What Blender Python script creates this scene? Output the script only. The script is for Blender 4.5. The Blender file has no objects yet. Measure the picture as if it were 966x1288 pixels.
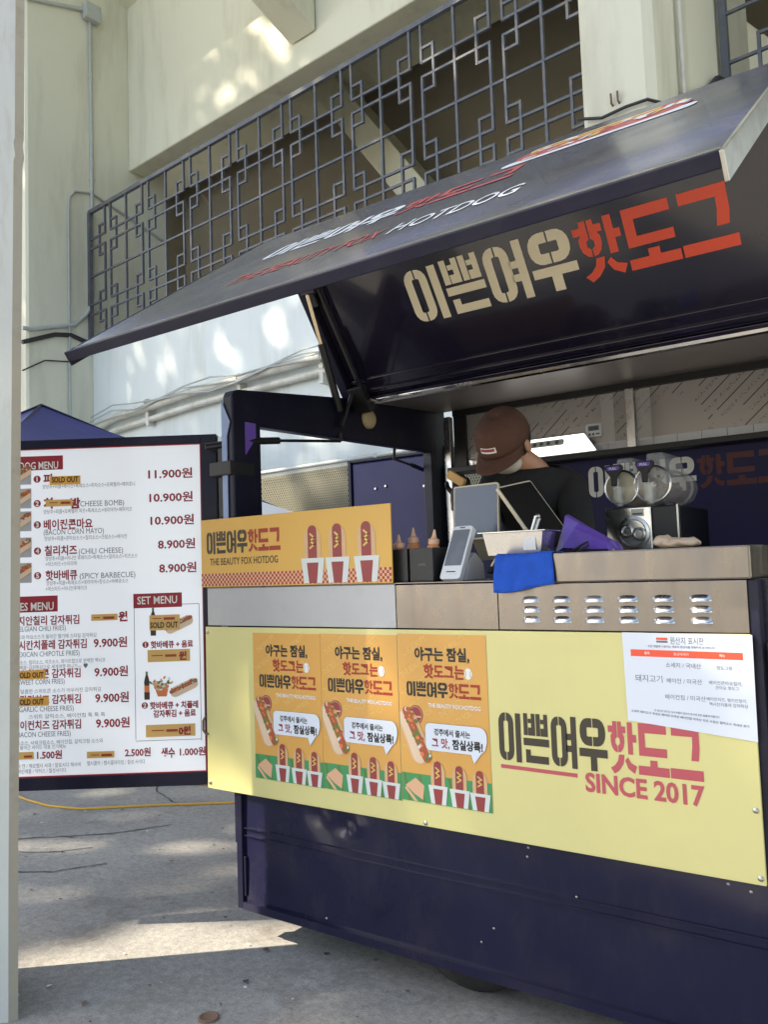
import bpy, math, random
import numpy as np
from mathutils import Vector, Matrix
rng = random.Random(7)
nrng = np.random.default_rng(11)
scene = bpy.context.scene
C = scene.collection
R = math.radians

# ------------------------------------------------------------------ camera
yaw, pitch, roll = R(35.83), R(3.99), R(-1.99)
fwd = Vector((-math.sin(yaw)*math.cos(pitch), math.cos(yaw)*math.cos(pitch), math.sin(pitch)))
rt0 = Vector((math.cos(yaw), math.sin(yaw), 0)); up0 = rt0.cross(fwd)
rt = rt0*math.cos(roll) + up0*math.sin(roll)
up = -rt0*math.sin(roll) + up0*math.cos(roll)
cam_d = bpy.data.cameras.new('camera'); cam = bpy.data.objects.new('camera', cam_d); C.objects.link(cam)
M4 = Matrix((rt, up, -fwd)).transposed().to_4x4(); M4.translation = (0, 0, 1.5)
cam.matrix_world = M4
cam_d.sensor_fit = 'AUTO'; cam_d.sensor_width = 36; cam_d.lens = 1050/1288*36
cam_d.clip_start = 0.05; cam_d.clip_end = 500
scene.camera = cam

# ------------------------------------------------------------------ light
SUN_EL, SUN_AZ = 40.0, (-0.735, -0.678)          # azimuth as a horizontal direction towards the sun
az = Vector((SUN_AZ[0], SUN_AZ[1], 0)).normalized()
SUN = (az*math.cos(R(SUN_EL)) + Vector((0, 0, math.sin(R(SUN_EL))))).normalized()
world = bpy.data.worlds.new('World'); scene.world = world; world.use_nodes = True
wn = world.node_tree.nodes; wl = world.node_tree.links
sky = wn.new('ShaderNodeTexSky'); sky.sky_type = 'NISHITA'; sky.sun_disc = False
sky.sun_elevation = R(SUN_EL); sky.sun_rotation = math.atan2(az.x, az.y)
sky.dust_density = 1.2; sky.ozone_density = 1.0; sky.air_density = 1.0
hs = wn.new('ShaderNodeHueSaturation'); hs.inputs['Saturation'].default_value = 0.78
bg = wn['Background']; bg.inputs['Strength'].default_value = 0.15
wl.new(sky.outputs[0], hs.inputs['Color']); wl.new(hs.outputs[0], bg.inputs['Color'])
sd = bpy.data.lights.new('sun', 'SUN'); sd.energy = 5.0; sd.angle = R(0.5); sd.color = (1.0, 0.88, 0.70)
so = bpy.data.objects.new('sun', sd); C.objects.link(so)
so.rotation_euler = SUN.to_track_quat('Z', 'Y').to_euler()
scene.view_settings.view_transform = 'Standard'; scene.view_settings.look = 'None'
scene.view_settings.exposure = 1.27; scene.view_settings.gamma = 1
scene.render.engine = 'CYCLES'
scene.cycles.use_denoising = True
scene.cycles.max_bounces = 8; scene.cycles.transparent_max_bounces = 16

# ------------------------------------------------------------------ materials
def lin(c):
    return tuple(((x/255)/12.92 if x/255 <= .04045 else ((x/255+.055)/1.055)**2.4) for x in c)
def mat(name, col, rough=.6, metal=0., nscale=6., namt=.0, bump=0., bscale=60., coat=0., spec=.5, dirt=None, damt=.0, dscale=2., emit=0., trans=0., alpha=1., rvar=0., stretch=None, ior=None, streak=None):
    m = bpy.data.materials.new(name); m.use_nodes = True
    n, l = m.node_tree.nodes, m.node_tree.links
    p = n['Principled BSDF']
    p.inputs['Roughness'].default_value = rough; p.inputs['Metallic'].default_value = metal
    p.inputs['Coat Weight'].default_value = coat; p.inputs['Coat Roughness'].default_value = .06
    p.inputs['Specular IOR Level'].default_value = spec
    p.inputs['Transmission Weight'].default_value = trans; p.inputs['Alpha'].default_value = alpha
    if ior: p.inputs['IOR'].default_value = ior
    p.inputs['Base Color'].default_value = (*col, 1)
    tc = n.new('ShaderNodeTexCoord'); src = tc.outputs['Object']
    if stretch:
        mp = n.new('ShaderNodeMapping'); mp.inputs['Scale'].default_value = stretch
        l.new(src, mp.inputs[0]); src = mp.outputs[0]
    cur = None
    if namt > 0 or rvar > 0:
        t = n.new('ShaderNodeTexNoise'); t.inputs['Scale'].default_value = nscale; t.inputs['Detail'].default_value = 6
        l.new(src, t.inputs[0])
        if namt > 0:
            mx = n.new('ShaderNodeMix'); mx.data_type = 'RGBA'
            mx.inputs['A'].default_value = (*[c*(1-namt) for c in col], 1)
            mx.inputs['B'].default_value = (*[min(1, c*(1+namt)) for c in col], 1)
            l.new(t.outputs[0], mx.inputs['Factor']); cur = mx.outputs['Result']
        if rvar > 0:
            mr = n.new('ShaderNodeMapRange'); mr.inputs['From Min'].default_value = .3; mr.inputs['From Max'].default_value = .7
            mr.inputs['To Min'].default_value = max(0.02, rough-rvar); mr.inputs['To Max'].default_value = min(1, rough+rvar)
            l.new(t.outputs[0], mr.inputs[0]); l.new(mr.outputs[0], p.inputs['Roughness'])
    if dirt is not None:
        t2 = n.new('ShaderNodeTexNoise'); t2.inputs['Scale'].default_value = dscale; t2.inputs['Detail'].default_value = 9; t2.inputs['Roughness'].default_value = .65
        if streak:
            mp2 = n.new('ShaderNodeMapping'); mp2.inputs['Scale'].default_value = streak
            l.new(tc.outputs['Object'], mp2.inputs[0]); l.new(mp2.outputs[0], t2.inputs[0])
        else: l.new(src, t2.inputs[0])
        cr = n.new('ShaderNodeMapRange'); cr.inputs['From Min'].default_value = .5; cr.inputs['From Max'].default_value = .68
        cr.inputs['To Max'].default_value = damt; l.new(t2.outputs[0], cr.inputs[0])
        mx2 = n.new('ShaderNodeMix'); mx2.data_type = 'RGBA'
        if cur is not None: l.new(cur, mx2.inputs['A'])
        else: mx2.inputs['A'].default_value = (*col, 1)
        mx2.inputs['B'].default_value = (*dirt, 1)
        l.new(cr.outputs[0], mx2.inputs['Factor']); cur = mx2.outputs['Result']
    if cur is not None: l.new(cur, p.inputs['Base Color'])
    if bump > 0:
        t3 = n.new('ShaderNodeTexNoise'); t3.inputs['Scale'].default_value = bscale; t3.inputs['Detail'].default_value = 6
        l.new(src, t3.inputs[0])
        b = n.new('ShaderNodeBump'); b.inputs['Strength'].default_value = bump; b.inputs['Distance'].default_value = .01
        l.new(t3.outputs[0], b.inputs['Height']); l.new(b.outputs[0], p.inputs['Normal'])
    if emit > 0:
        p.inputs['Emission Color'].default_value = (*col, 1); p.inputs['Emission Strength'].default_value = emit
    return m

MAT = {}
MAT['navy'] = mat('navy_paint', (.010, .010, .032), .22, nscale=3, namt=.25, bump=.05, bscale=5, coat=.3, dirt=(.05, .045, .05), damt=.25, dscale=3.5, rvar=.08)
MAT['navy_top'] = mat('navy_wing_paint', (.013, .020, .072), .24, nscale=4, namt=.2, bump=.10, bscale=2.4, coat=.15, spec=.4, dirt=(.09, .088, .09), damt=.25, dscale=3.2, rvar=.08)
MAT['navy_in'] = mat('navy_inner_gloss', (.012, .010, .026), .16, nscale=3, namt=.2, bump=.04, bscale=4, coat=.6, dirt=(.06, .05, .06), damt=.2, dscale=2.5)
MAT['navy_skirt'] = mat('navy_skirt_paint', (.009, .009, .034), .20, nscale=2, namt=.2, bump=.05, bscale=4, coat=.25, spec=.4, dirt=(.06, .056, .06), damt=.15, dscale=9, rvar=.06, streak=(1, 1, .45))
MAT['navy_matt'] = mat('navy_matt_paint', (.008, .008, .026), .38, nscale=4, namt=.2, bump=.05, bscale=30, spec=.3, dirt=(.04, .04, .05), damt=.25, dscale=6)
MAT['blue_door'] = mat('blue_door_paint', (.010, .012, .095), .36, nscale=4, namt=.15, bump=.04, bscale=12, spec=.3, dirt=(.04, .045, .12), damt=.2, dscale=4)
MAT['black'] = mat('black_plastic', (.015, .015, .017), .45, nscale=20, namt=.2, bump=.08, bscale=200)
MAT['black_rubber'] = mat('tyre_rubber', (.018, .017, .016), .85, nscale=10, namt=.3, bump=.2, bscale=90, dirt=(.10, .09, .08), damt=.4, dscale=9)
MAT['navy_wall'] = mat('navy_wall_paint', (.020, .019, .085), .55, nscale=3, namt=.2, spec=.3, dirt=(.05, .04, .05), damt=.2, dscale=2.5)
MAT['steel'] = mat('brushed_stainless', (.235, .208, .185), .34, 1., nscale=3, namt=.05, bump=.035, bscale=14, stretch=(5, 5, 1.6), dirt=(.21, .16, .11), damt=.30, dscale=2.0, rvar=.12)
MAT['steel_clean'] = mat('bright_stainless', (.62, .61, .60), .26, 1., nscale=8, namt=.1, bump=.03, bscale=30, dirt=(.38, .34, .3), damt=.25, dscale=7, rvar=.1)
MAT['steel_dull'] = mat('matt_zinc_sheet', (.45, .46, .48), .55, .75, nscale=5, namt=.1, bump=.04, bscale=30, dirt=(.32, .32, .33), damt=.35, dscale=5)
MAT['alu'] = mat('aluminium_trim', (.50, .50, .47), .36, 1., nscale=6, namt=.15, dirt=(.2, .19, .17), damt=.5, dscale=9)
MAT['gold_rod'] = mat('brassy_rod', (.62, .50, .34), .25, 1.)
MAT['yellow'] = mat('pale_yellow_board', (.70, .645, .275), .42, nscale=2, namt=.04, bump=.02, bscale=14, dirt=(.62, .56, .24), damt=.22, dscale=5)
MAT['amber'] = mat('amber_sheet', (.72, .42, .085), .48, nscale=2, namt=.05)
MAT['amber2'] = mat('pale_amber_print', (.76, .47, .13), .5)
MAT['poster'] = mat('orange_poster_paper', (.70, .37, .08), .42, nscale=3, namt=.08, bump=.12, bscale=5, coat=.2)
MAT['ink_black'] = mat('black_ink', (.020, .017, .014), .5)
MAT['ink_brown'] = mat('dark_brown_ink', (.045, .035, .022), .5)
MAT['ink_red'] = mat('dark_red_ink', (.32, .012, .028), .5)
MAT['ink_rust'] = mat('rust_red_ink', (.36, .035, .012), .5)
MAT['ink_pink'] = mat('faded_rose_ink', (.50, .085, .11), .5)
MAT['ink_grey'] = mat('grey_ink', (.16, .17, .20), .6)
MAT['ink_white'] = mat('white_ink', (.80, .79, .75), .5)
MAT['cream'] = mat('cream_vinyl', (.92, .82, .58), .4, nscale=5, namt=.05)
MAT['vinyl_white'] = mat('white_vinyl', (.80, .82, .84), .4)
MAT['vinyl_red'] = mat('orange_red_vinyl', (.88, .095, .040), .38)
MAT['vinyl_red_fade'] = mat('faded_red_vinyl', (.50, .07, .08), .4)
MAT['vinyl_yellow'] = mat('yellow_vinyl', (.72, .52, .12), .4)
MAT['vinyl_dim'] = mat('dull_red_vinyl', (.10, .012, .012), .45)
MAT['white_board'] = mat('white_menu_print', (.78, .81, .86), .28, nscale=2, namt=.02, coat=.3, emit=.14)  # slight emission added to brighten the white face
MAT['paper'] = mat('white_paper', (.72, .77, .86), .55, nscale=3, namt=.02, bump=.03, bscale=6)
MAT['tag_amber'] = mat('amber_sticker', (.70, .43, .13), .45, nscale=4, namt=.08)
MAT['tag_orange'] = mat('orange_sticker', (.80, .40, .06), .45, nscale=4, namt=.08)
MAT['bun'] = mat('bun_print', (.66, .42, .22), .5, nscale=12, namt=.12)
MAT['bun_light'] = mat('pale_bun_print', (.74, .56, .40), .5, nscale=12, namt=.1)
MAT['sausage'] = mat('sausage_print', (.42, .09, .035), .5, nscale=20, namt=.25)
MAT['sauce'] = mat('orange_sauce_print', (.72, .20, .06), .5, nscale=30, namt=.3)
MAT['leafgreen'] = mat('salad_print', (.10, .20, .035), .5, nscale=30, namt=.3)
MAT['fieldgreen'] = mat('green_field_print', (.055, .30, .11), .5)
MAT['peach'] = mat('peach_print', (.72, .42, .25), .5)
MAT['maroon'] = mat('maroon_print', (.30, .045, .045), .5)
MAT['pale_print'] = mat('pale_wrapper_print', (.66, .70, .68), .5)
MAT['cola'] = mat('dark_drink_print', (.045, .018, .015), .4)
MAT['wall'] = mat('pale_blue_wall_paint', (.70, .76, .75), .75, nscale=.8, namt=.05, bump=.12, bscale=25, dirt=(.46, .47, .42), damt=.45, dscale=1.0, streak=(2.2, 2.2, .35))
MAT['wall_cream'] = mat('cream_concrete_paint', (.66, .66, .53), .8, nscale=.7, namt=.08, bump=.15, bscale=18, dirt=(.45, .44, .34), damt=.55, dscale=1.0, streak=(2.0, 2.0, .35))
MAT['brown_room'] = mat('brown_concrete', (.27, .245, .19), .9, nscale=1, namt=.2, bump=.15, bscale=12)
MAT['grille'] = mat('grey_painted_iron', (.095, .108, .13), .5, nscale=8, namt=.2, bump=.1, bscale=60, dirt=(.22, .17, .13), damt=.5, dscale=7)
MAT['pillar'] = mat('pillar_paint', (.53, .55, .515), .75, nscale=2, namt=.10, bump=.2, bscale=30, dirt=(.30, .27, .22), damt=.55, dscale=2.5, streak=(3, 3, .7))
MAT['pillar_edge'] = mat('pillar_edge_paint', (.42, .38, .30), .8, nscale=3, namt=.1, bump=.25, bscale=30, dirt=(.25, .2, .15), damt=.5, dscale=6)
MAT['pipe'] = mat('pale_pipe_paint', (.62, .62, .56), .5, nscale=3, namt=.06, bump=.05, bscale=20, dirt=(.38, .36, .28), damt=.6, dscale=4)
MAT['conduit'] = mat('grey_conduit', (.42, .45, .43), .5, nscale=6, namt=.1, dirt=(.3, .3, .28), damt=.4, dscale=8)
MAT['cable'] = mat('black_cable', (.02, .02, .02), .5)
MAT['cord'] = mat('yellow_cord', (.62, .36, .04), .6)
MAT['mesh'] = mat('zinc_mesh_wire', (.32, .30, .22), .5, .2)
MAT['net'] = mat('olive_shade_net', (.075, .08, .058), .9, nscale=7, namt=.2, bump=.2, bscale=80, dirt=(.06, .06, .05), damt=.5, dscale=4)
MAT['tent'] = mat('navy_canopy_fabric', (.055, .060, .20), .7, nscale=3, namt=.12, bump=.2, bscale=4)
MAT['tent_l'] = mat('pale_blue_trim', (.30, .38, .60), .7)
MAT['skin'] = mat('skin', (.50, .26, .16), .5, nscale=20, namt=.06)
MAT['shirt'] = mat('black_shirt_cotton', (.014, .013, .013), .85, nscale=12, namt=.3, bump=.9, bscale=9)
MAT['cap'] = mat('brown_cap_cotton', (.080, .033, .019), .85, nscale=40, namt=.2, bump=.25, bscale=180)
MAT['hair'] = mat('black_hair', (.012, .010, .009), .6)
MAT['mask'] = mat('pale_mask_fabric', (.55, .50, .42), .8)
MAT['bread'] = mat('golden_bread', (.62, .38, .15), .7, nscale=10, namt=.15, bump=.2, bscale=30)
MAT['bottle'] = mat('orange_sauce_bottle', (.78, .32, .12), .35, nscale=14, namt=.15, spec=.5)
MAT['bottle_tip'] = mat('pale_nozzle', (.80, .48, .32), .4)
MAT['cloth'] = mat('blue_cloth', (.010, .085, .52), .85, nscale=30, namt=.2, bump=.5, bscale=220)
MAT['white_plastic'] = mat('white_plastic', (.76, .78, .82), .35, nscale=5, namt=.03)
MAT['screen_grey'] = mat('grey_lcd', (.20, .22, .26), .2, nscale=16, namt=.25)
MAT['screen'] = mat('dark_glass_screen', (.02, .025, .03), .04, coat=1.0)
MAT['screen_matt'] = mat('black_back_plate', (.012, .012, .012), .35, spec=.3, nscale=9, namt=.3, bump=.1, bscale=14)
MAT['ivory'] = mat('ivory_plastic', (.70, .62, .46), .4)
MAT['purple'] = mat('purple_film', (.17, .09, .48), .3, nscale=8, namt=.2, bump=.4, bscale=16, coat=.3)
MAT['drum'] = mat('clear_drum', (.60, .56, .50), .10, alpha=.34, coat=.6)
MAT['drum_cream'] = mat('milky_drum', (.56, .51, .37), .18, alpha=.82, coat=.5, nscale=12, namt=.2)
MAT['acrylic'] = mat('clear_acrylic', (.70, .70, .66), .07, alpha=.26, coat=.6)
MAT['film'] = mat('filmed_steel', (.40, .37, .345), .40, .55, nscale=3, namt=.1, bump=.04, bscale=8, dirt=(.30, .28, .26), damt=.4, dscale=3)
MAT['lamp_disc'] = mat('cream_lamp_lens', (.66, .54, .30), .35, nscale=60, namt=.3, bump=.4, bscale=160)
MAT['white_light'] = mat('lit_light_panel', (1., .98, .94), .4, emit=.9)  # emission stands in for a bright reflection above the back ledge
MAT['rust'] = mat('rusty_iron', (.20, .13, .085), .8, nscale=14, namt=.3, bump=.3, bscale=60)
MAT['crack'] = mat('dark_joint', (.07, .066, .06), .95)
MAT['leaf'] = mat('tree_leaf', (.055, .11, .022), .55, nscale=.7, namt=.45)
MAT['bark'] = mat('tree_bark', (.10, .075, .05), .9, nscale=6, namt=.3, bump=.6, bscale=12)

# ground: worn concrete with stains, fine aggregate and cracks
def ground_material():
    m = bpy.data.materials.new('worn_concrete'); m.use_nodes = True
    n, l = m.node_tree.nodes, m.node_tree.links; p = n['Principled BSDF']
    tc = n.new('ShaderNodeTexCoord')
    def noise(s, d=8, r=.6):
        t = n.new('ShaderNodeTexNoise'); t.inputs['Scale'].default_value = s; t.inputs['Detail'].default_value = d
        t.inputs['Roughness'].default_value = r; l.new(tc.outputs['Object'], t.inputs[0]); return t.outputs[0]
    def ramp(src, a, b, c0, c1):
        r = n.new('ShaderNodeValToRGB'); r.color_ramp.elements[0].position = a; r.color_ramp.elements[1].position = b
        r.color_ramp.elements[0].color = (*c0, 1); r.color_ramp.elements[1].color = (*c1, 1); l.new(src, r.inputs[0]); return r.outputs[0]
    def mix(fac, a, b, bt='MIX'):
        x = n.new('ShaderNodeMix'); x.data_type = 'RGBA'; x.blend_type = bt
        if isinstance(fac, float): x.inputs['Factor'].default_value = fac
        else: l.new(fac, x.inputs['Factor'])
        for k, s in (('A', a), ('B', b)):
            if isinstance(s, tuple): x.inputs[k].default_value = (*s, 1)
            else: l.new(s, x.inputs[k])
        return x.outputs['Result']
    base = ramp(noise(1.1), .35, .65, (.31, .298, .275), (.43, .415, .385))
    fine = ramp(noise(150, 4, .75), .40, .62, (.78, .78, .78), (1.12, 1.12, 1.12))
    spk = ramp(noise(30, 8, .8), .40, .60, (.76, .76, .77), (1.10, 1.10, 1.08))
    stain = ramp(noise(2.6, 9, .7), .55, .70, (0, 0, 0), (.7, .7, .7))
    moss = ramp(noise(1.7, 9, .72), .56, .68, (0, 0, 0), (.45, .45, .45))
    c = mix(1.0, base, fine, 'MULTIPLY'); c = mix(1.0, c, spk, 'MULTIPLY')
    c = mix(stain, c, (.15, .13, .11)); c = mix(moss, c, (.17, .19, .13))
    pale = ramp(noise(3.1, 10, .78), .57, .66, (0, 0, 0), (.5, .5, .5)); c = mix(pale, c, (.47, .47, .46))
    spots = ramp(noise(22, 3, .5), .70, .74, (0, 0, 0), (.6, .6, .6)); c = mix(spots, c, (.10, .09, .08))
    l.new(c, p.inputs['Base Color']); p.inputs['Roughness'].default_value = .88
    b = n.new('ShaderNodeBump'); b.inputs['Strength'].default_value = .35; b.inputs['Distance'].default_value = .006
    l.new(noise(90, 6, .7), b.inputs['Height']); l.new(b.outputs[0], p.inputs['Normal'])
    return m
MAT['ground'] = ground_material()

def film_material():
    # stainless sheet still under its protective film: slanting rows of dark printed dashes
    m = mat('printed_protective_film', (.46, .43, .41), .38, .35, bump=.04, bscale=7)
    n, l = m.node_tree.nodes, m.node_tree.links; p = n['Principled BSDF']
    tc = n.new('ShaderNodeTexCoord'); mp = n.new('ShaderNodeMapping'); mp.vector_type = 'POINT'
    mp.inputs['Rotation'].default_value = (0, R(42), 0)
    l.new(tc.outputs['Object'], mp.inputs[0])
    sx = n.new('ShaderNodeSeparateXYZ'); l.new(mp.outputs[0], sx.inputs[0])
    def mth(op, a, b=None):
        q = n.new('ShaderNodeMath'); q.operation = op
        for i, s in enumerate((a, b)):
            if s is None: continue
            if isinstance(s, (int, float)): q.inputs[i].default_value = s
            else: l.new(s, q.inputs[i])
        return q.outputs[0]
    row = mth('FRACT', mth('DIVIDE', sx.outputs['Z'], .075))
    line = mth('LESS_THAN', row, .06)
    nz = n.new('ShaderNodeTexNoise'); nz.inputs['Scale'].default_value = 5.; l.new(mp.outputs[0], nz.inputs[0])
    dash = mth('GREATER_THAN', nz.outputs[0], .50)
    txt = mth('MULTIPLY', mth('GREATER_THAN', row, .40), mth('LESS_THAN', row, .62))
    n2 = n.new('ShaderNodeTexNoise'); n2.inputs['Scale'].default_value = 130.; l.new(mp.outputs[0], n2.inputs[0])
    t2 = mth('MULTIPLY', txt, mth('MULTIPLY', mth('GREATER_THAN', n2.outputs[0], .56), mth('GREATER_THAN', nz.outputs[0], .46)))
    fac = mth('MAXIMUM', mth('MULTIPLY', line, dash), mth('MULTIPLY', t2, .55))
    x = n.new('ShaderNodeMix'); x.data_type = 'RGBA'; x.inputs['A'].default_value = (.46, .43, .41, 1); x.inputs['B'].default_value = (.03, .03, .035, 1)
    l.new(fac, x.inputs['Factor']); l.new(x.outputs['Result'], p.inputs['Base Color'])
    return m
MAT['filmprint'] = film_material()

# ------------------------------------------------------------------ helpers
ORIGIN = {}
class Frame:
    def __init__(s, o, ux, uy):
        s.o = Vector(o); s.x = Vector(ux).normalized(); s.y = Vector(uy).normalized(); s.n = s.x.cross(s.y)
    def __call__(s, a, b, c=0.):
        return s.o + s.x*a + s.y*b + s.n*c
class MB:
    def __init__(s): s.v = []; s.f = []; s.m = []
    def face(s, pts, mi=0):
        k = len(s.v); s.v += [tuple(p) for p in pts]; s.f.append(tuple(range(k, k+len(pts)))); s.m.append(mi)
    def mesh(s, pts, faces, mi=0):
        k = len(s.v); s.v += [tuple(p) for p in pts]
        for f in faces: s.f.append(tuple(i+k for i in f)); s.m.append(mi)
    def fbox(s, fr, a0, a1, b0, b1, c0, c1, mi=0):
        P = [fr(a, b, c) for c in (c0, c1) for b in (b0, b1) for a in (a0, a1)]
        s.mesh(P, [(0, 2, 3, 1), (4, 5, 7, 6), (0, 1, 5, 4), (2, 6, 7, 3), (0, 4, 6, 2), (1, 3, 7, 5)], mi)
    def box(s, x0, x1, y0, y1, z0, z1, mi=0):
        s.fbox(Frame((0, 0, 0), (1, 0, 0), (0, 1, 0)), x0, x1, y0, y1, z0, z1, mi)
    def prism(s, fr, pts, c0, c1, mi=0):
        n = len(pts)
        P = [fr(a, b, c0) for a, b in pts] + [fr(a, b, c1) for a, b in pts]
        s.mesh(P, [tuple(range(n-1, -1, -1)), tuple(range(n, 2*n))] + [(i, (i+1) % n, n+(i+1) % n, n+i) for i in range(n)], mi)
    def poly(s, fr, pts, c=0., mi=0): s.face([fr(a, b, c) for a, b in pts], mi)
    def rect(s, fr, a0, a1, b0, b1, c=0., mi=0): s.poly(fr, [(a0, b0), (a1, b0), (a1, b1), (a0, b1)], c, mi)
    def disc(s, fr, a, b, r, c=0., mi=0, n=24, ry=None):
        ry = ry or r
        s.poly(fr, [(a+r*math.cos(2*math.pi*i/n), b+ry*math.sin(2*math.pi*i/n)) for i in range(n)], c, mi)
    def tube(s, path, r, n=10, mi=0, cap=True):
        path = [Vector(p) for p in path]; rs = r if isinstance(r, (list, tuple)) else [r]*len(path)
        rings = []; ref = None
        for i, p in enumerate(path):
            d = (path[min(i+1, len(path)-1)] - path[max(i-1, 0)]).normalized()
            if ref is None: ref = d.orthogonal().normalized()
            ref = (ref - d*ref.dot(d)).normalized(); bi = d.cross(ref)
            rings.append([p + (ref*math.cos(2*math.pi*k/n) + bi*math.sin(2*math.pi*k/n))*rs[i] for k in range(n)])
        P = [q for g in rings for q in g]; F = []
        for i in range(len(path)-1):
            for k in range(n): F.append((i*n+k, i*n+(k+1) % n, (i+1)*n+(k+1) % n, (i+1)*n+k))
        if cap: F += [tuple(range(n-1, -1, -1)), tuple(range((len(path)-1)*n, len(path)*n))]
        s.mesh(P, F, mi)
    def lathe(s, o, axis, prof, n=24, mi=0, ref=None):
        # prof: (distance along axis, radius)
        ax = Vector(axis).normalized(); e = ax.orthogonal().normalized() if ref is None else Vector(ref); g = ax.cross(e); o = Vector(o)
        P = [o+ax*h+(e*math.cos(2*math.pi*k/n)+g*math.sin(2*math.pi*k/n))*r for h, r in prof for k in range(n)]
        F = []
        for i in range(len(prof)-1):
            for k in range(n): F.append((i*n+k, i*n+(k+1) % n, (i+1)*n+(k+1) % n, (i+1)*n+k))
        F += [tuple(range(n-1, -1, -1)), tuple(range((len(prof)-1)*n, len(prof)*n))]
        s.mesh(P, F, mi)
    def ellipsoid(s, c, ax, mi=0, nu=20, nv=12):
        c = Vector(c); X, Y, Z = [Vector(a) for a in ax]
        P = []; F = []
        for j in range(nv+1):
            t = math.pi*j/nv
            for i in range(nu):
                u = 2*math.pi*i/nu
                P.append(c+X*(math.sin(t)*math.cos(u))+Y*(math.sin(t)*math.sin(u))+Z*math.cos(t))
        for j in range(nv):
            for i in range(nu): F.append((j*nu+i, j*nu+(i+1) % nu, (j+1)*nu+(i+1) % nu, (j+1)*nu+i))
        s.mesh(P, F, mi)
    def build(s, name, mats, parent=None, smooth=None, bevel=0.):
        if not isinstance(mats, (list, tuple)): mats = [mats]
        o = ORIGIN.get(parent.name, Vector((0, 0, 0))) if parent else Vector((0, 0, 0))
        me = bpy.data.meshes.new(name)
        me.from_pydata([(p[0]-o.x, p[1]-o.y, p[2]-o.z) for p in s.v], [], s.f)
        for m in mats: me.materials.append(MAT[m] if isinstance(m, str) else m)
        me.polygons.foreach_set('material_index', s.m)
        me.validate(); me.update()
        if smooth is not None:
            me.shade_smooth(); me.set_sharp_from_angle(angle=R(smooth))
        ob = bpy.data.objects.new(name, me); C.objects.link(ob)
        if parent: ob.parent = parent
        ORIGIN[ob.name] = o
        if bevel:
            b = ob.modifiers.new('bevel', 'BEVEL'); b.width = bevel; b.segments = 2; b.limit_method = 'ANGLE'; b.angle_limit = R(50)
        return ob
def tag(o, label=None, cat=None, group=None, kind=None):
    if label: o['label'] = label
    if cat: o['category'] = cat
    if group: o['group'] = group
    if kind: o['kind'] = kind
    return o
def thing(name, label, cat, loc=(0, 0, 0), group=None):
    o = bpy.data.objects.new(name, None); C.objects.link(o); o.location = loc; o.empty_display_size = .1
    ORIGIN[o.name] = Vector(loc)
    return tag(o, label, cat, group)
def box_part(name, m, parent, *b, bevel=.003):
    q = MB(); q.box(*b); return q.build(name, m, parent, bevel=bevel)

# --- lettering
_tc = bpy.data.curves.new('type', 'FONT'); _to = bpy.data.objects.new('type', _tc); C.objects.link(_to)
_cache = {}
def glyphs(s, bold=0., res=2, space=1.):
    k = (s, bold, res, space)
    if k not in _cache:
        _tc.body = s; _tc.offset = bold; _tc.resolution_u = res; _tc.space_character = space
        dg = bpy.context.evaluated_depsgraph_get(); ev = _to.evaluated_get(dg); me = ev.to_mesh()
        v = [(p.co.x, p.co.y) for p in me.vertices]; f = [tuple(p.vertices) for p in me.polygons]
        ev.to_mesh_clear()
        _cache[k] = (v, f, min(p[0] for p in v), max(p[0] for p in v))
    return _cache[k]
def text(mb, fr, s, a, b, h, mi=0, c=.0015, bold=0., align='L', width=None, sx=1., res=2, rot=0.):
    v, f, x0, x1 = glyphs(s, bold, res)
    k = h*sx
    if width: k = width/(x1-x0)
    off = -x0*k if align == 'L' else (-(x0+x1)/2*k if align == 'C' else -x1*k)
    cr, sr = math.cos(rot), math.sin(rot)
    P = []
    for x, y in v:
        p, q = x*k+off, y*h
        P.append(fr(a+p*cr-q*sr, b+p*sr+q*cr, c))
    mb.mesh(P, f, mi)

# --- the stencil logo, drawn stroke by stroke on a 7 x 1.1 grid
def _rr(x0, x1, y0, y1, r, a0, a1, n=5):
    return [(x0+r*math.cos(R(a0+(a1-a0)*i/n)), y0+r*math.sin(R(a0+(a1-a0)*i/n))) for i in range(n+1)]
def _half_ring(x0, x1, y0, y1, w, h, ro, gap, left, sq=1.0):
    # one half of a rounded ring split by a thin stencil gap at its middle
    xm = (x0+x1)/2; out = []; cx0, cx1 = x0+ro, x1-ro; ri = max(.02, ro-w)
    if left:
        out.append((xm-gap, y1)); 
        out += [(cx0+ro*math.cos(R(a)), y1-ro*1.0+ro*math.sin(R(a))) for a in (90, 112, 135, 158, 180)]
        out += [(cx0+ro*math.cos(R(a)), y0+ro+ro*math.sin(R(a))) for a in (180, 202, 225, 248, 270)]
        out.append((xm-gap, y0)); out.append((xm-gap, y0+h))
        ix = x0+w
        out += [(ix+ri+ri*math.cos(R(a)), y0+h+ri+ri*math.sin(R(a))) for a in (270, 225, 180) if ix+ri <= xm-gap]
        out += [(ix+ri+ri*math.cos(R(a)), y1-h-ri+ri*math.sin(R(a))) for a in (180, 135, 90) if ix+ri <= xm-gap]
        out.append((xm-gap, y1-h))
        return out
    return [(2*xm-x, y) for x, y in _half_ring(x0, x1, y0, y1, w, h, ro, gap, True)][::-1]
def rect2(x0, x1, y0, y1): return [(x0, y0), (x1, y0), (x1, y1), (x0, y1)]
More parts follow.
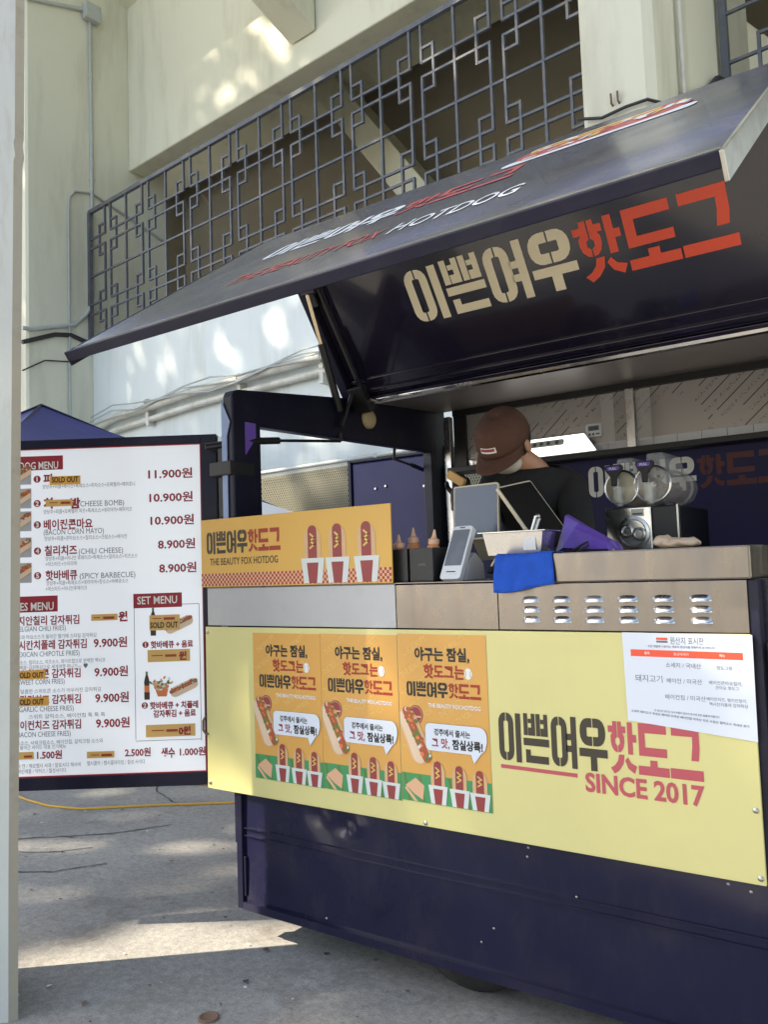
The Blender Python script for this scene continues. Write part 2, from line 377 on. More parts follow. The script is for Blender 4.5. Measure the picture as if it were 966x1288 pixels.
def logo_polys():
    W, Rd = [], []
    # 이
    W += [_half_ring(.02, .60, 0, 1.1, .20, .19, .24, .018, True), _half_ring(.02, .60, 0, 1.1, .20, .19, .24, .018, False), rect2(.68, .88, -.02, 1.1)]
    # 쁜
    for k in (0, .47):
        x = 1.0+k
        W += [rect2(x, x+.15, .62, 1.12), [(x+.17, .62), (x+.43, .62), (x+.43, 1.12), (x+.29, 1.12), (x+.29, 1.0), (x+.17, 1.0), (x+.17, .9), (x+.29, .9), (x+.29, .80), (x+.17, .80)]]
    W += [rect2(.98, 1.93, .39, .56), [(1.05, 0), (1.90, 0), (1.90, .17), (1.23, .17), (1.23, .30), (1.05, .30)]]
    # 여
    W += [_half_ring(2.02, 2.60, 0, 1.1, .20, .19, .24, .018, True), _half_ring(2.02, 2.60, 0, 1.1, .20, .19, .24, .018, False),
          [(2.56, .74), (2.74, .74), (2.74, 1.12), (2.93, 1.12), (2.93, -.02), (2.74, -.02), (2.74, .34), (2.56, .34), (2.56, .48), (2.74, .48), (2.74, .60), (2.56, .60)]]
    # 우
    W += [_half_ring(3.06, 3.94, .52, 1.12, .24, .20, .27, .018, True), _half_ring(3.06, 3.94, .52, 1.12, .24, .20, .27, .018, False),
          [(3.02, .28), (3.40, .28), (3.40, -.02), (3.62, -.02), (3.62, .28), (3.99, .28), (3.99, .46), (3.02, .46)]]
    # 핫
    Rd += [[(4.04, .86), (4.18, .86)] + [(4.12, .78), (4.12, .66), (4.16, .54), (4.24, .46), (4.33, .44), (4.33, .58), (4.27, .63), (4.27, .72), (4.33, .77), (4.33, 1.10), (4.20, 1.10), (4.20, 1.00), (4.04, 1.00)],
           [(4.62-.0, .86), (4.62, 1.00), (4.48, 1.00), (4.48, 1.10), (4.36, 1.10), (4.36, .77), (4.42, .72), (4.42, .63), (4.36, .58), (4.36, .44), (4.45, .46), (4.53, .54), (4.57, .66), (4.57, .78), (4.52, .86)],
           [(4.68, .42), (4.84, .42), (4.84, .68), (4.96, .68), (4.96, .84), (4.84, .84), (4.84, 1.10), (4.68, 1.10)],
           [(4.08, .10), (4.20, -.02), (4.36, .06), (4.50, .20), (4.55, .40), (4.38, .40), (4.33, .26), (4.22, .16)],
           [(4.57, .28), (4.66, .12), (4.86, .02), (4.95, .18), (4.76, .24), (4.66, .36)]]
    # 도
    Rd += [[(5.04, .42), (5.92, .42), (5.92, .60), (5.24, .60), (5.24, .90), (5.92, .90), (5.92, 1.10), (5.04, 1.10)],
           [(5.0, .02), (5.97, .02), (5.97, .21), (5.60, .21), (5.60, .34), (5.38, .34), (5.38, .21), (5.0, .21)]]
    # 그
    Rd += [[(6.08, .90), (6.72, .90), (6.71, .70), (6.66, .42), (6.88, .42), (6.92, .66), (6.92, 1.10), (6.08, 1.10)], rect2(6.01, 7.0, .02, .23)]
    return W, Rd
LOGO = logo_polys()
def logo(mb, fr, a0, b0, w, h, mi_w, mi_r, c=.0015, only=None):
    kx, ky = w/7.0, h/1.12
    for polys, mi in ((LOGO[0], mi_w), (LOGO[1], mi_r)):
        if mi is None: continue
        for p in polys:
            q = [(a0+x*kx, b0+y*ky) for x, y in p]
            ar = sum(q[i][0]*q[(i+1) % len(q)][1]-q[(i+1) % len(q)][0]*q[i][1] for i in range(len(q)))
            mb.poly(fr, q if ar > 0 else q[::-1], c, mi)

def capsule(cx, cy, L, w, ang, n=7):
    ca, sa = math.cos(ang), math.sin(ang); pts = []
    for sgn in (1, -1):
        for i in range(n+1):
            t = -math.pi/2+math.pi*i/n
            x = sgn*(L/2-w/2+w/2*math.cos(t)); y = sgn*w/2*math.sin(t)
            pts.append((cx+x*ca-y*sa, cy+x*sa+y*ca))
    return pts
def hotdog_art(mb, fr, cx, cy, L, w, ang, m, c=.001, seed=1, clip=None):
    # m: bun, light bun, sausage, sauce, green, white
    rr = random.Random(seed); ca, sa = math.cos(ang), math.sin(ang)
    def put(pts, cc, mi):
        if clip: pts = [(min(max(x, clip[0]), clip[1]), min(max(y, clip[2]), clip[3])) for x, y in pts]
        mb.poly(fr, pts, cc, mi)
    put(capsule(cx, cy, L, w, ang), c, m[0])
    put(capsule(cx-sa*w*.10*-1, cy-ca*w*.10, L*.94, w*.62, ang), c+.0004, m[1])
    put(capsule(cx-sa*w*.17, cy+ca*w*.17, L*1.02, w*.36, ang), c+.0008, m[2])
    k = 0
    for i in range(54):
        u = (rr.random()-.5)*L*.92; v = w*(.02+.42*rr.random()); r = w*(.035+.065*rr.random())
        mi = m[rr.choice((3, 3, 4, 4, 5, 2))]; k += 1
        put([(cx+(u+r*math.cos(t)*rr.uniform(.7, 1.5))*ca-(v+r*math.sin(t))*sa, cy+(u+r*math.cos(t))*sa+(v+r*math.sin(t)*rr.uniform(.7, 1.3))*ca) for t in [math.pi*2*j/7 for j in range(7)]], c+.0010+.00001*k, mi)

# ------------------------------------------------------------------ setting: ground
g = MB(); g.rect(Frame((0, 0, 0), (1, 0, 0), (0, 1, 0)), -150, 150, -150, 150)
ground = tag(g.build('ground', 'ground'), kind='structure')
ck = MB(); GF = Frame((0, 0, 0), (1, 0, 0), (0, 1, 0))
def crack(pts, w, seed):
    rr = random.Random(seed); pl = []
    for (x0, y0), (x1, y1) in zip(pts, pts[1:]):
        for i in range(8):
            t = i/8; pl.append((x0+(x1-x0)*t+rr.uniform(-.008, .008), y0+(y1-y0)*t+rr.uniform(-.008, .008)))
    pl.append(pts[-1])
    for (x0, y0), (x1, y1) in zip(pl, pl[1:]):
        dx, dy = x1-x0, y1-y0; q = math.hypot(dx, dy) or 1; a = w*rr.uniform(.4, 1.1)
        nx, ny = -dy/q*a, dx/q*a
        ck.poly(GF, [(x0-nx, y0-ny), (x1-nx, y1-ny), (x1+nx, y1+ny), (x0+nx, y0+ny)], .004)
crack([(-5.05, 2.55), (-4.62, 2.86), (-4.32, 3.12), (-4.14, 3.42)], .007, 1)
crack([(-4.4, 2.35), (-4.05, 2.55), (-3.9, 2.78)], .005, 2)
crack([(-4.9, 2.45), (-4.35, 2.72), (-4.2, 2.9)], .006, 3)
crack([(-5.6, 4.6), (-4.9, 3.9), (-4.5, 3.75)], .005, 4)
ck.build('ground_joint', 'crack', ground)
dd = MB(); dd.lathe((-2.261, 2.009, 0), (0, 0, 1), [(.0, .036), (.006, .036), (.008, .030), (.005, .026), (.005, .005)], 24)
tag(dd.build('drain_cap', 'rust', smooth=40), 'small round rusty cap set in the concrete in the foreground', 'drain cap')

# ------------------------------------------------------------------ setting: stadium building behind
ba = R(-4.7); E1 = Vector((math.cos(ba), math.sin(ba), 0)); E2 = Vector((-math.sin(ba), math.cos(ba), 0)); EZ = Vector((0, 0, 1))
def BP(a, b, z): return E1*a + E2*b + EZ*z
BF = Frame((0, 0, 0), E1, E2)              # (along, inward, up)
stad = thing('stadium_building', 'large pale concrete building with an iron lattice window behind the food trailer', 'building', BP(-6, 7, 0))
def bbox(name, m, a0, a1, b0, b1, z0, z1, bevel=.02):
    q = MB(); q.fbox(BF, a0, a1, b0, b1, z0, z1); return q.build(name, m, stad, bevel=bevel)
bbox('wall', 'wall', -11.14, -2.68, 6.5, 6.85, -.2, 4.98, .01)
bbox('wall', 'wall', -2.12, 9, 6.98, 7.3, -.2, 4.98, .01)
def pier(name, a0, a1, b0, b1, ch):
    q = MB(); fr = Frame((0, 0, 0), E1, E2)
    q.prism(fr, [(a0+ch, b0), (a1-ch, b0), (a1, b0+ch), (a1, b1), (a0, b1), (a0, b0+ch)], -.2, 12.5)
    return q
pier('l', -11.95, -11.14, 5.50, 7.85, .03).build('pier', ['wall_cream'], stad)
pier('r', -2.68, -2.12, 5.52, 7.85, .06).build('pier', ['wall_cream'], stad)
pier('f', 6.2, 6.8, 5.52, 7.85, .06).build('pier', ['wall_cream'], stad)
bbox('girder', 'wall_cream', -11.14, -2.68, 7.15, 7.50, 7.87, 12.4)
bbox('girder', 'wall_cream', -2.12, 9, 7.15, 7.50, 7.87, 12.4)
q = MB()     # raking beams running out from the girder
q.prism(Frame(E1*-7.39, E2, EZ), [(7.13, 8.22), (7.13, 9.4), (4.6, 10.6), (4.6, 9.25)], 0, .45)
q.build('raking_beam', 'wall_cream', stad, bevel=.02)
q = MB()
q.prism(Frame(E1*-2.62, E2, EZ), [(5.5, 9.0), (5.5, 10.4), (3.6, 11.2), (3.6, 10.0)], 0, .45)
q.build('raking_beam', 'wall_cream', stad, bevel=.02)
q = MB(); q.prism(Frame(E1*-14, E2, EZ), [(9.8, 9.2), (9.8, 9.5), (4.6, 12.1), (4.6, 11.8)], 0, 24)
q.build('ceiling', 'wall_cream', stad)
# dim room behind the lattice
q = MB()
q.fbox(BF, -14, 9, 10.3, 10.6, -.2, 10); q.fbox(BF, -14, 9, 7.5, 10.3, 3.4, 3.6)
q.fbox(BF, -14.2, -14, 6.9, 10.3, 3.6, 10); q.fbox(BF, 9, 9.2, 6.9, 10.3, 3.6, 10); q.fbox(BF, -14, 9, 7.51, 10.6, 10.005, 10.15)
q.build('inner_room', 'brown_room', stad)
for e in (-9.3, -4.6, .4):
    q = MB(); q.prism(Frame(E1*e+E2*9.6, E1, EZ), [(0, 9.4), (.55, 9.4), (3.9, 4.9), (3.35, 4.9)], -.25, .25)
    q.build('inner_stringer', 'wall_cream', stad, bevel=.01)
# lattice
LF = Frame(E2*6.46, E1, EZ)
def lattice(name, fr, a0, a1, z0, z1):
    q = MB(); w = .0125; d = .016
    def V(a, y0, y1): q.fbox(fr, a-w, a+w, y0, y1, -d, d)
    def H(y, x0, x1): q.fbox(fr, x0, x1, y-w, y+w, -d+.003, d-.003)
    per = .955
    q.fbox(fr, a0-.03, a1, z1-.025, z1+.03, -.025, .025); q.fbox(fr, a0-.03, a1, z0-.02, z0+.03, -.024, .024)
    q.fbox(fr, a0-.04, a0+.02, z0, z1, -.03, .03)
    n = int((a1-a0)/per)+1
    rows = [((z0+z1)/2, z1), (z0, (z0+z1)/2)]
    for i in range(n):
        x0 = a0+i*per; x1 = min(x0+per, a1)
        if i: V(x0, z0, z1)
        H((z0+z1)/2, x0+w, x1-w)
        c = x0+per/2
        for r0, r1 in rows:
            zc = (r0+r1)/2
            if c+.24 > a1: continue
            for s in (-1, 1):
                V(c+s*.075, zc+.075, r1); V(c+s*.075, r0, zc-.075)
                V(c+s*.222, zc-.236, zc+.236)
                H(zc+s*.075, x0, c-.075+w); H(zc+s*.075, c+.075-w, x1)
                for t in (-1, 1):
                    H(zc+s*.222, *(sorted((c+t*(.075-w), c+t*.222))))
    return q.build(name, 'grille', stad)
lattice('lattice_screen', LF, -11.10, -2.70, 4.99, 6.98)
lattice('lattice_screen', Frame(E2*6.95, E1, EZ), -2.05, 6.2, 4.99, 6.98)

# pipes and conduits on the building
def SP(b, z, off=.025): return BP(-11.14+off, b, z)       # on the side face of the left pier
def conduit(path, r, label, mats='conduit', clips=()):
    q = MB(); q.tube(path, r, 10)
    for p in clips: q.ellipsoid(p, [E2*.045, E1*.03, EZ*.025], 0, 10, 6)
    return tag(q.build('conduit_pipe', mats, smooth=50), label, 'pipe')
conduit([SP(5.5, 9.85), SP(6.40, 10.13), SP(6.50, 10.05), SP(6.50, 8), SP(6.49, 5.75), SP(6.46, 5.55), SP(6.38, 5.40), SP(6.2, 5.22), SP(5.55, 5.03), SP(5.42, 5.02)], .030,
        'long grey conduit with a junction box down the left pier beside the lattice', clips=[SP(6.5, 9.1), SP(6.5, 7.5), SP(6.49, 5.85)])
jb = MB(); jb.fbox(Frame(BP(-11.12, 6.5, 10.1), E2, EZ), -.13, .13, -.13, .13, 0, .12)
tag(jb.build('junction_box', 'conduit', bevel=.015), 'grey square junction box high on the left pier', 'junction box')
conduit([SP(6.12, 3.3), SP(6.12, 6.95), SP(6.14, 7.12), SP(6.22, 7.24), SP(6.5, 7.30), SP(7.1, 7.12), SP(7.8, 6.9)], .018,
        'thin grey pipe bending over behind the top corner of the lattice')
conduit([SP(5.42, 4.82), SP(5.9, 5.02), SP(6.15, 5.06), SP(6.4, 5.0), SP(6.52, 4.88)], .032, 'short black hose along the left pier under the grey conduit', 'cable')
conduit([SP(5.42, 4.42), SP(5.75, 4.62), SP(6.1, 4.66)], .010, 'thin dark wire sagging on the left pier under the black hose', 'cable')
def WPt(a, z, off): return BP(a, 6.5-off, z)
q = MB(); q.tube([BP(-11.05, 6.42, 3.66), BP(-10.5, 6.40, 3.76), BP(-8.5, 6.40, 3.84), BP(-2.9, 6.40, 3.84)], .062, 14)
q.build('x', 'pipe') if False else None
pp = thing('wall_pipe', 'thick pale insulated pipe running along the wall under the lattice', 'pipe', BP(-8, 6.4, 3.84))
q.build('pipe_run', 'pipe', pp, smooth=50)
for a in (-9.6, -7.69, -6.3, -4.8):
    q = MB(); q.lathe(BP(a, 6.40, 3.84), E1, [(-.03, .07), (.03, .07)], 16); q.fbox(BF, a-.03, a+.03, 6.39, 6.5, 3.55, 3.80)
    q.build('bracket', 'pipe', pp, smooth=40)
pp2 = thing('wall_pipe', 'thinner stained pipe under the thick pale pipe along the wall', 'pipe', BP(-8, 6.42, 3.68))
q = MB(); q.tube([BP(-11.05, 6.44, 3.50), BP(-10.4, 6.43, 3.60), BP(-8.5, 6.43, 3.68), BP(-2.9, 6.43, 3.69)], .042, 12)
q.build('pipe_run', 'pipe', pp2, smooth=50)
q = MB()
for k in range(3):
    q.tube([BP(-11.0+.0*k, 6.38-.02*k, 3.86-.07*k)] + [BP(-10.9+i*.55, 6.33-.01*k, 3.88-.05*k+.05*math.sin(i*1.7+k)+i*.004) for i in range(1, 10)], .010, 6)
tag(q.build('cable_bundle', 'conduit', smooth=50), 'loose bundle of thin grey cables draped over the wall pipes', 'cables')
q = MB(); q.tube([BP(-2.02, 5.98, 4.4), BP(-2.085, 6.0, 4.9), BP(-2.085, 6.0, 9)], .016, 8)
tag(q.build('conduit_pipe', 'pipe', smooth=50), 'thin white pipe up the side of the right pier', 'pipe')
q = MB(); q.tube([BP(-2.68, 5.49, 4.75), BP(-2.5, 5.49, 4.69), BP(-2.32, 5.49, 4.70), BP(-2.16, 5.49, 4.69), BP(-2.09, 5.6, 4.68), BP(-2.085, 5.9, 4.74), BP(-2.085, 6.0, 4.78)], .012, 8)
tag(q.build('wall_cable', 'cable', smooth=50), 'thin black cable across the front of the right pier', 'cable')
q = MB(); q.tube([BP(-2.075, 5.88, 4.55), BP(-2.075, 5.95, 4.82), BP(-2.075, 6.1, 4.93), BP(-2.075, 6.5, 5.12), BP(-2.075, 6.75, 5.34), BP(-2.05, 6.95, 5.38)], .042, 10)
tag(q.build('wall_hose', 'cable', smooth=50), 'thick black hose on the side of the right pier above the wing', 'hose')
q = MB()
for d in (-.025, .025): q.tube([BP(-2.4+d, 5.53, 4.76), BP(-2.4+d, 5.495, 4.77), BP(-2.4+d, 5.49, 4.84)], .008, 8)
tag(q.build('wall_hook', 'rust', smooth=50), 'small rusty twin hook on the front of the right pier', 'hook')

# fence in front of the wall
fence = thing('mesh_fence', 'grey expanded mesh fence with an olive net, behind the trailer', 'fence', BP(-6, 6, 0))
q = MB(); fy = 6.0; FFr = Frame(E2*fy, E1, EZ)
for i in range(-60, 330):
    for sg in (-1, 1):
        x0 = -9.2 + i*.028; pts = []
        L = 1.55; x1 = x0 + sg*L*.55
        q.fbox(Frame(FFr(x0, 1.05), (E1*sg*.55+EZ).normalized(), E2.cross((E1*sg*.55+EZ).normalized()) if False else (EZ*sg*-.55+E1).normalized()), 0, L*1.141, -.0026, .0026, -.0015, .0015)
q.build('mesh_panel', 'mesh', fence)
for a in (-9, -7.1, -5.2, -3.3, -1.4): q = MB(); q.tube([FFr(a, 0), FFr(a, 2.62)], .025, 10); q.build('post', 'conduit', fence, smooth=50)
q = MB()
q.tube([FFr(-10, 2.60, .0), FFr(1.5, 2.60, .0)], .022, 10); q.tube([FFr(-10, 1.05), FFr(1.5, 1.05)], .02, 10)
q.build('fence_frame', 'conduit', fence, smooth=50)
q = MB(); q.fbox(FFr, -10, 1.5, .02, 2.56, -.10, -.085); q.build('shade_net', 'net', fence)  # dark olive sheet set behind the wires to deepen their tone

# canopy tent behind the menu board
def tent(loc, r, ze, zp, label):
    t = thing('canopy_tent', label, 'canopy', (loc[0], loc[1], 0))
    q = MB(); P = Vector((loc[0], loc[1], zp))
    cs = [Vector((loc[0]+a*r, loc[1]+b*r, ze)) for a, b in ((-1, -1), (1, -1), (1, 1), (-1, 1))]
    for i in range(4):
        a, b = cs[i], cs[(i+1) % 4]; n = 8; rows = []
        for j in range(n+1):
            tt = j/n; row = []
            for k in range(n+1):
                s = k/n; base = a.lerp(b, s); p = base.lerp(P, tt); p = p + Vector((0, 0, -.10*math.sin(math.pi*tt)*(.4+.6*math.sin(math.pi*s)))); row.append(p)
            rows.append(row)
        for j in range(n):
            for k in range(n): q.face([rows[j][k], rows[j][k+1], rows[j+1][k+1], rows[j+1][k]])
        q.face([a-Vector((0, 0, .18)), b-Vector((0, 0, .18)), b, a])
    q.build('canopy_roof', 'tent', t)
    q = MB()
    for c_ in cs: q.tube([c_+(P-c_)*.0+Vector((0, 0, .012)), c_.lerp(P, .5)+Vector((0, 0, -.075)), P+Vector((0, 0, .012))], .012, 6)
    q.build('canopy_seam', 'navy_matt', t)
    for c_ in cs:
        q = MB(); w = c_ + (Vector((loc[0], loc[1], ze))-c_)*.04
        q.tube([(w.x, w.y, 0), (w.x, w.y, ze)], .02, 8); q.build('leg', 'conduit', t)
    return t
tent((-7.42, 4.6), 1.35, 2.55, 3.22, 'navy pyramid canopy tent peeking over the top of the menu board')
bd = thing('stall_board', 'white board wrapped in a navy cover in front of the mesh fence', 'board', (-4.75, 5.0, 0))
q = MB(); q.prism(Frame((-4.75, 5.0, 0), (.85, .5, 0), (0, 0, 1)), [(-.42, 0), (.40, 0), (.40, 1.93), (.12, 2.02), (-.10, 2.12), (-.42, 2.20)], -.03, .03); q.build('cover', 'tent', bd, bevel=.01)
q = MB(); q.prism(Frame((-4.73, 4.96, 0), (.85, .5, 0), (0, 0, 1)), [(-.14, .6), (.22, .6), (.22, 1.99), (-.14, 2.12)], .03, .045); q.build('sheet', 'white_plastic', bd)

# near pillar at the left edge of the photograph
NR = Vector((math.cos(yaw), math.sin(yaw), 0)); NV = Vector((-math.sin(yaw), math.cos(yaw), 0))
pil = thing('concrete_pillar', 'pale painted concrete pillar standing at the left edge, in front of the menu board', 'pillar', NV*2.97+NR*-1.6)
def pillar_ring(z, x1): 
    o = NV*2.97
    return [o+NR*x+NV*d+EZ*z for x, d in ((-2.0, 0), (x1-.026, 0), (x1, .018), (x1-.165, .34), (-2.0, .34))]
q = MB(); hs_ = [(0, -1.322), (.5, -1.320), (1.2, -1.312), (2.0, -1.305), (3.05, -1.293), (3.07, -1.287), (3.12, -1.293), (3.14, -1.288), (4.5, -1.275), (7, -1.25)]
for (z0, a), (z1, b) in zip(hs_, hs_[1:]):
    r0, r1 = pillar_ring(z0, a), pillar_ring(z1, b)
    for k in range(5):
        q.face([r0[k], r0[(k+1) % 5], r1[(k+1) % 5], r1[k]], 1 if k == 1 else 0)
q.build('shaft', ['pillar', 'pillar_edge'], pil)

# ------------------------------------------------------------------ the food trailer
XL, XR, YF, YB = -2.62, -.54, 2.5, 4.24
tr = thing('food_trailer', 'navy hot dog food trailer with raised side wing and pale yellow front board', 'food trailer', (-1.58, 3.3, 0))
FF = Frame((0, YF, 0), (1, 0, 0), (0, 0, 1))    # front plane: a = x, b = z, +c towards the viewer
# skirt
q = MB()
nx_, nz_ = 130, 36; P = []; dents = [(-2.18, .555, .05, .012), (-2.05, .53, .035, .014), (-1.98, .55, .03, -.006), (-2.12, .50, .06, .006), (-1.5, .30, .12, .004), (-1.0, .35, .16, .004), (-2.35, .28, .10, .004)]
for j in range(nz_+1):
    for i in range(nx_+1):
        x = XL+.03+(XR+.03-XL-.03)*i/nx_; z = .155+.445*j/nz_
        w_ = .0016*math.sin(x*5.1+z*3)+.0012*math.sin(x*11+z*7+1)+.0008*math.sin(z*23+x*2)
        for dx, dz, r_, a_ in dents: w_ += a_*math.exp(-((x-dx)**2+(z-dz)**2*1.6)/r_**2)
        P.append((x, YF+.013+w_, z))
q.mesh(P, [(j*(nx_+1)+i, j*(nx_+1)+i+1, (j+1)*(nx_+1)+i+1, (j+1)*(nx_+1)+i) for j in range(nz_) for i in range(nx_)])
q.box(XL+.035, XR+.03, YF-.006, YF+.03, .13, .160)
for z in (.455, .425): q.box(XL+.035, XR+.028, YF+.005, YF+.016, z-.002, z+.002)
sk = q.build('skirt', 'navy_skirt', tr, smooth=35)
q = MB(); q.box(XL, XL+.032, YF-.002, YF+.05, .13, .60); q.box(XL-.022, XL+.014, YF+.012, YF+.04, .385, .60); q.box(XL+.034, XL+.046, YF+.003, YF+.02, .18, .34)
q.build('corner_trim', 'navy_matt', tr, bevel=.003)
for x, z in ((-1.28, .585), (-1.285, .555), (-.66, .585), (-.60, .575), (-1.12, .46), (-2.40, .60), (-2.38, .60), (-2.15, .18), (-1.42, .30), (-1.47, .245)):
    q = MB(); q.ellipsoid((x, YF+.010, z), [Vector((.005, 0, 0)), Vector((0, .003, 0)), Vector((0, 0, .004))], 0, 8, 5); q.build('screw', 'alu', sk)
# chassis, end and back walls, floor
q = MB(); q.box(XL+.08, XR-.05, YF+.30, YB-.05, .34, .46); q.box(XL+.065, XR-.025, YF+.06, YB, .46, .52)
q.build('floor', 'black', tr)
q = MB(); q.box(XR-.02, XR+.02, YF+.06, YB+.03, .14, 1.44); q.box(XR-.02, XR+.02, 3.48, YB+.03, 1.44, 2.38); q.build('end_wall', 'navy', tr)
q = MB(); q.box(XL+.02, XL+.06, YF+.05, YB, .14, 1.28); q.build('end_wall', 'navy', tr)
# wheels
def wheel(x, y0, sg):
    w = bpy.data.objects.new('wheel', None); C.objects.link(w); w.parent = tr; ORIGIN[w.name] = ORIGIN['food_trailer']
    q = MB(); q.lathe((x, y0, .26), (0, sg, 0), [(0, .15), (.005, .19), (.02, .235), (.05, .257), (.08, .26), (.11, .257), (.145, .235), (.16, .19), (.165, .15)], 40); q.build('tyre', 'black_rubber', w, smooth=40)
    q = MB(); q.lathe((x, y0+.012*sg, .26), (0, sg, 0), [(0, .04), (-.012, .05), (.0, .07), (.02, .10), (.012, .145), (.0, .155), (.02, .155), (.14, .15)], 32); q.build('rim', 'steel_clean', w, smooth=40)
wheel(-1.60, YF+.09, 1); wheel(-1.60, YB-.09, -1)
q = MB(); q.tube([(-1.6, YF+.15, .26), (-1.6, YB-.15, .26)], .03, 10); q.build('axle', 'black', tr)
for x, y in ((XR-.2, YB-.3), (XL+.2, YB-.3)):
    q = MB(); q.tube([(x, y, 0.02), (x, y, .36)], .025, 10); q.box(x-.07, x+.07, y-.07, y+.07, 0, .02); q.build('jack_leg', 'rust', tr)
# yellow board on the front
q = MB(); q.prism(FF, [(-2.772, .600), (-.553, .606), (-.553, 1.287), (-2.768, 1.283)], .004, .016)
yb = q.build('front_board', 'yellow', tr, bevel=.002)
q = MB(); YF0 = .0175
logo(q, FF, -1.357, .865, .655, .157, 0, 1, .0175)
text(q, FF, 'SINCE 2017', -1.060, .800, .078, 1, .0176, .030, width=.358, res=3)
q.prism(FF, [(-1.352, .838), (-1.085, .836), (-1.085, .848), (-1.352, .850)], .016, .0172, 1)
q.build('lettering', ['ink_brown', 'ink_pink'], yb)
for x, z in ((-.568, .807), (-.566, .625), (-2.755, .625), (-2.755, 1.26), (-1.66, .615)):
    q = MB(); q.lathe((x, YF-.016, z), (0, -1, 0), [(0, .008), (.003, .008), (.006, .004)], 10); q.build('bolt', 'alu', yb, smooth=40)
# metal front above the board
q = MB(); q.box(-2.765, -1.765, YF-.004, YF+.012, 1.288, 1.448); q.build('front_panel', 'steel_dull', tr, bevel=.002)
q = MB(); q.box(-1.762, -1.345, YF-.004, YF+.012, 1.288, 1.444); q.build('front_panel', 'steel', tr, bevel=.002)
q = MB(); q.box(-1.342, -.556, YF-.006, YF+.012, 1.289, 1.438); lp = q.build('louver_panel', 'steel', tr, bevel=.002)
for i in range(6):
    for j in range(3):
        q = MB(); x = -1.222+i*.1075; z = 1.388-j*.032
        n, mrows = 14, 5; P = []
        for r_ in range(mrows+1):
            for k in range(n+1):
                u = k/n*2-1; t = r_/mrows
                hw = .031; prof = max(0, 1-abs(u)**4)
                hgt = .013*prof*math.sin(math.pi*.5*(1-t)) if r_ else .0
                P.append((x+u*hw, YF-.0065-(.0105*prof*(math.cos(math.pi*.5*t)) if True else 0), z-.009+t*.020*(.55+.45*prof)))
        q.mesh(P, [(a*(n+1)+k, a*(n+1)+k+1, (a+1)*(n+1)+k+1, (a+1)*(n+1)+k) for a in range(mrows) for k in range(n)])
        q.build('louver', 'steel_clean', lp, smooth=60)
# counter: low left deck, raised right ledge with apron
q = MB(); q.box(-2.765, -1.345, YF-.008, YF+.42, 1.448, 1.453); q.box(-2.6, -1.345, YF+.05, YF+.42, 1.30, 1.446); q.build('counter_deck', 'steel', tr, bevel=.002)
q = MB(); q.box(-1.341, -.542, YF-.010, YF+.40, 1.440, 1.537); ct = q.build('counter_ledge', 'steel', tr, bevel=.006)
q = MB(); q.box(-.556, -.53, YF+.0, YF+.06, .62, 1.438); q.build('end_trim', 'navy_matt', tr, bevel=.002)
EF = Frame((XR+.0225, 0, 0), (0, 1, 0), (0, 0, 1))
q = MB()
for k, s in enumerate(('BEAUTY', 'FOX', 'HOTDOG')): text(q, EF, s, YF+.10+.0*k, 1.385-k*.045, .05, 0, .0, .05)
q.build('lettering', 'vinyl_white', tr)
# left end frame
q = MB(); SF = Frame((XL-.03, 0, 0), (0, 1, 0), (0, 0, 1))
q.prism(SF, [(YF, 1.28), (YF+.17, 1.28), (YF+.17, 2.155), (YB-.16, 2.178), (YB-.16, 1.28), (YB, 1.28), (YB, 2.44), (3.36, 2.385), (YF+.04, 2.305), (YF+.012, 2.295), (YF, 2.27)], 0, .06)
fr_end = q.build('end_frame', 'navy_matt', tr, bevel=.006)
q = MB(); q.prism(Frame((XL-.032, YF-.003, 0), (1, 0, 0), (0, 0, 1)), [(0, 1.5), (.030, 1.5), (.030, 2.1), (.05, 2.16), (.0, 2.26)], 0, .004); q.build('edge_strip', 'tent_l', fr_end)  # pale blue strip paints the highlight along the post's edge
q = MB(); q.prism(Frame((XL+.0315, 0, 0), (0, 1, 0), (0, 0, 1)), [(YF+.07, 2.02), (YF+.135, 2.10), (YF+.135, 2.165), (YF+.07, 2.165)], 0, .003); q.build('reinforcement_plate', 'purple', fr_end)  # purple plate paints in a highlight on the post face
q = MB(); q.lathe((XL+.031, 3.47, 2.292), (1, 0, 0), [(0, .052), (.012, .052), (.022, .044), (.028, .02)], 28); q.build('marker_lamp', 'lamp_disc', tr, smooth=40)
q = MB(); q.box(XL-.10, XL+.03, YF-.02, YF+.13, 1.93, 1.99); q.box(XL-.10, XL+.02, YF+.03, YF+.07, 1.75, 2.06); q.build('hinge_bracket', 'black', tr, bevel=.004)
# door at the far left corner, swung open
q = MB(); q.box(-3.33, -2.60, YB+.03, YB+.07, .60, 2.20); dr = q.build('rear_door', 'blue_door', tr, bevel=.012)
q = MB(); q.box(-3.36, -3.33, YB+.02, YB+.08, .58, 2.22); q.box(-3.33, -2.6, YB+.02, YB+.08, 2.20, 2.22); q.box(-2.60, -2.565, YB+.0, YB+.08, .58, 2.23); q.build('door_edge', 'navy_matt', dr, bevel=.006)
for x, z in ((-3.14, 2.02), (-3.06, 2.03), (-2.77, 2.005), (-2.70, 2.03), (-2.70, 1.99)):
    q = MB(); q.lathe((x, YB+.03, z), (0, -1, 0), [(0, .012), (.004, .012), (.010, .007)], 12); q.build('bolt', 'alu', dr, smooth=40)
q = MB(); q.tube([(-2.60, 3.72, 2.165), (-2.62, 3.74, 2.11), (-2.70, 4.1, 2.10), (-2.76, YB+.02, 2.10)], .008, 8); q.tube([(-2.68, 4.0, 2.105), (-2.76, YB+.02, 2.10)], .013, 8); q.build('stay_rod', 'black', tr)
